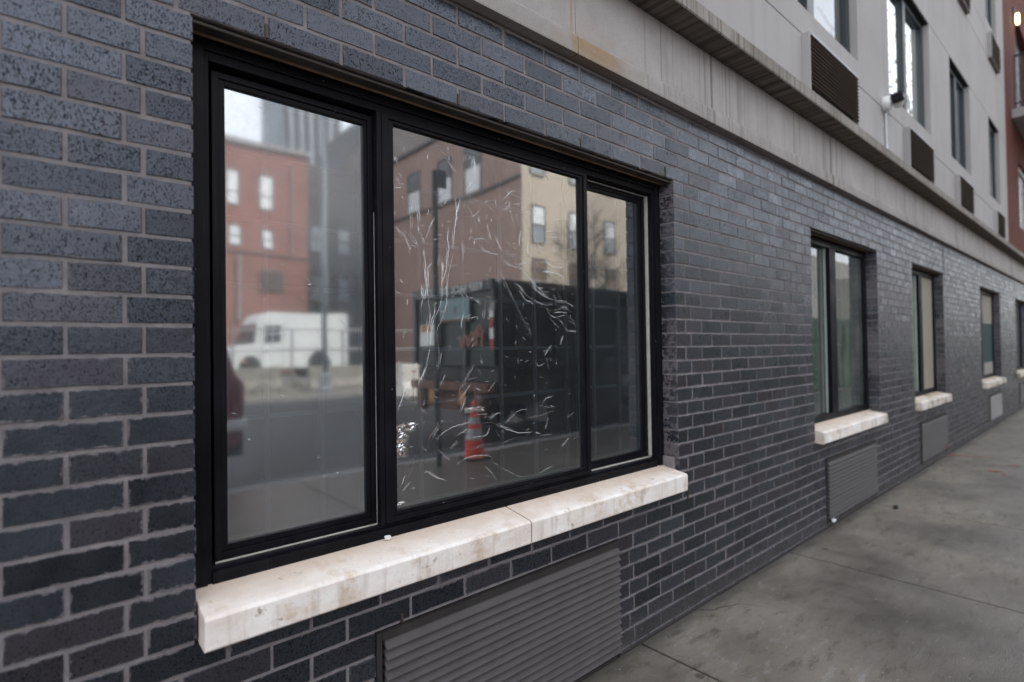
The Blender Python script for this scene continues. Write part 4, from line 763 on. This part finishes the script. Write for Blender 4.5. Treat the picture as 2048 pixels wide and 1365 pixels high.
mb = MB(M['skip']); mb.prism([(.25, .1), (4.4, .1), (4.7, 2.1), (0, 2.1)], -2.1, 0, axis='y')
for n in range(6): mb.box(.55+n*.7, .65+n*.7, 0, .07, .15, 2.0)
mb.build('body', sk_, bevel=.02); MB(M['skip']).box(-.05, 4.75, -2.15, .08, 2.101, 2.2).build('rim', sk_, bevel=.01)

# cone, sign post, lamp post, fence, barriers
co = root('traffic_cone', 'orange traffic cone with pale bands on the pavement, reflected in the middle pane', 'traffic cone', (3.965, -3.55, 0))
mb = MB(M['cone']); mb.box(-.135, .135, -.135, .135, 0, .028, M['tyre']); mb.lathe([(.122, .028), (.116, .05), (.100, .235)], n=28); mb.lathe([(.055, .50), (.034, .66), (.026, .685)], n=28); mb.build('body', co, bevel=0)
for a, b in ((.236, .36), (.42, .499)):
    f_ = lambda z: .100+(z-.235)*(.055-.100)/(.265)
    MB(M['conew']).lathe([(f_(a)+.002, a), (f_(b)+.002, b)], n=28).build('reflective_band', co)
MB(M['cone']).lathe([(f_(.361)+.001, .361), (f_(.419)+.001, .419)], n=28).build('collar', co)
sp = root('sign_post', 'slim dark post with a street sign on the pavement, reflected left in the middle pane', 'sign post', (3.44, -3.55, 0))
MB(M['post']).tube([(0, 0, 0), (0, 0, 3.35)], .032, 8).build('post', sp); mb = MB(M['signb']); mb.box(.0, .13, .035, .045, 3.16, 3.36); mb.build('sign_plate', sp, bevel=.004)
lp = root('street_lamp', 'grey street lamp post on a wide base, reflected in the left pane', 'street lamp', (7.0, -15.3, 0))
mb = MB(M['lamppost']); mb.lathe([(.26, 0), (.26, .12), (.22, .2), (.20, .55), (.12, .62)], n=8); mb.build('base', lp); mb = MB(M['lamppost']); mb.tube([(0, 0, .6), (0, 0, 4), (0, 0, 9.0)], [.095, .085, .06], 14); mb.tube([(0, 0, 8.8), (0, .8, 9.3), (0, 2.0, 9.4)], .04, 8); mb.build('pole', lp, smooth=True)
mb = MB(M['lamppost']); mb.box(-.12, .12, 1.9, 2.6, 9.34, 9.46); mb.build('lamp_head', lp, bevel=.03)
fn = root('site_fence', 'steel rail fence in front of the white van', 'fence', (0, -19.5, 0))
for n in range(9): MB(M['fence']).tube([(1.2+n*2.08, 0, 0), (1.2+n*2.08, 0, 2.12)], .045, 8).build('post', fn)
for z in (2.09, 1.33, .25): MB(M['fence']).tube([(1.2, 0, z), (17.84, 0, z)], .032, 8).build('rail', fn)
GB = 'concrete barriers along the far kerb'
bprof = [(-.3, 0), (.3, 0), (.3, .1), (.12, .34), (.08, .78), (-.08, .78), (-.12, .34), (-.3, .1)]
bl = ['concrete barrier behind the red car in the left pane', 'concrete barrier in front of the van door', 'concrete barrier in front of the van wheel', 'concrete barrier right of the street lamp']
for n, x in enumerate((3.1, 5.35, 8.1, 10.35)):
    o = MB(M['barrier']).prism(bprof, -1.0, 1.0).build('road_barrier', bevel=.02); o.location = (x, -17.2+(-1)**n*.25, -.002); o.rotation_euler = (0, 0, R((-1)**n*4)); tag(o, bl[n], 'barrier', GB)
GW = 'white barriers by the lot entrance'
for n, (x, y) in enumerate(((9.3, -13.2), (11.0, -14.9), (12.6, -15.3))):
    mb = MB(M['barw']); mb.prism([(-.28, 0), (.28, 0), (.26, .25), (.14, .45), (.12, .95), (-.12, .95), (-.14, .45), (-.26, .25)], -.85, .85); mb.box(-.55, -.35, -.13, .13, .5, .8, M['redp']); o = mb.build('road_barrier', bevel=.03)
    o.location = (x, y, -.12 if y > -14 else 0); tag(o, ['white and red barrier on the road left of the dump truck tail', 'white barrier behind the sign post', 'white barrier farthest by the brown side wall'][n], 'barrier', GW)
def rubble():
    rng = random.Random(21); mb = MB(M['lot'])
    for _ in range(60):
        x, y = rng.uniform(3, 15), rng.uniform(-18.9, -15.9); r_ = rng.uniform(.12, .5); n = 7
        mb.lathe([(r_, 0), (r_*.8, r_*.35), (r_*.4, r_*.6), (.02, r_*.66)], (x, y, -.03), n)
    o = mb.build('rubble'); o['kind'] = 'stuff'; o['label'] = 'heaps of pale rubble and dirt along the far kerb'; o['category'] = 'rubble'
rubble()

# bare winter trees
def tree(x, y, h, seed, label, group, lean=(0, 0), spread=1.):
    rng = random.Random(seed); o = root('bare_tree', label, 'tree', (x, y, 0), 0, group); tk, cr = MB(M['bark']), MB(M['bark'])
    def grow(p, d, L, r_, lvl, mb):
        q = p; pts, rs = [p], [r_]; n = 4
        for i in range(n):
            d = (d+Vector((rng.uniform(-1, 1), rng.uniform(-1, 1), rng.uniform(-.3, .6)))*.16).normalized(); q = q+d*(L/n); pts.append(q); rs.append(r_*(1-.45*(i+1)/n))
        mb.tube(pts, rs, 6 if lvl < 2 else (4 if lvl < 3 else 3))
        if lvl < 4:
            for i in range(rng.randint(4, 5) if lvl else 7):
                k = rng.randint(2, n); ax = Vector((rng.uniform(-1, 1), rng.uniform(-1, 1), rng.uniform(-.1, .7))).normalized(); nd = (d*.65+ax*.75*spread).normalized(); grow(pts[k], nd, L*rng.uniform(.55, .78), max(.013, rs[k]*.62), lvl+1, cr)
    grow(Vector((0, 0, 0)), Vector((lean[0], lean[1], 1)).normalized(), h*.38, .15*h/9, 0, tk)
    tk.build('trunk', o); cr.build('crown', o); return o
GT = 'bare street trees'
tree(21.0, -13.4+(-1.2), 10.0, 4, 'bare tree before the cream house, its branches reflected at the top of the middle pane', GT, (-.35, .1), 1.25)
tree(23.0, -3.4, 18.5, 9, 'bare tree on the near kerb, its twigs reflected in the upper window above the camera', GT)
tree(31.0, -3.4, 18.0, 14, 'bare tree farther along the near kerb reflected in the upper windows', GT)
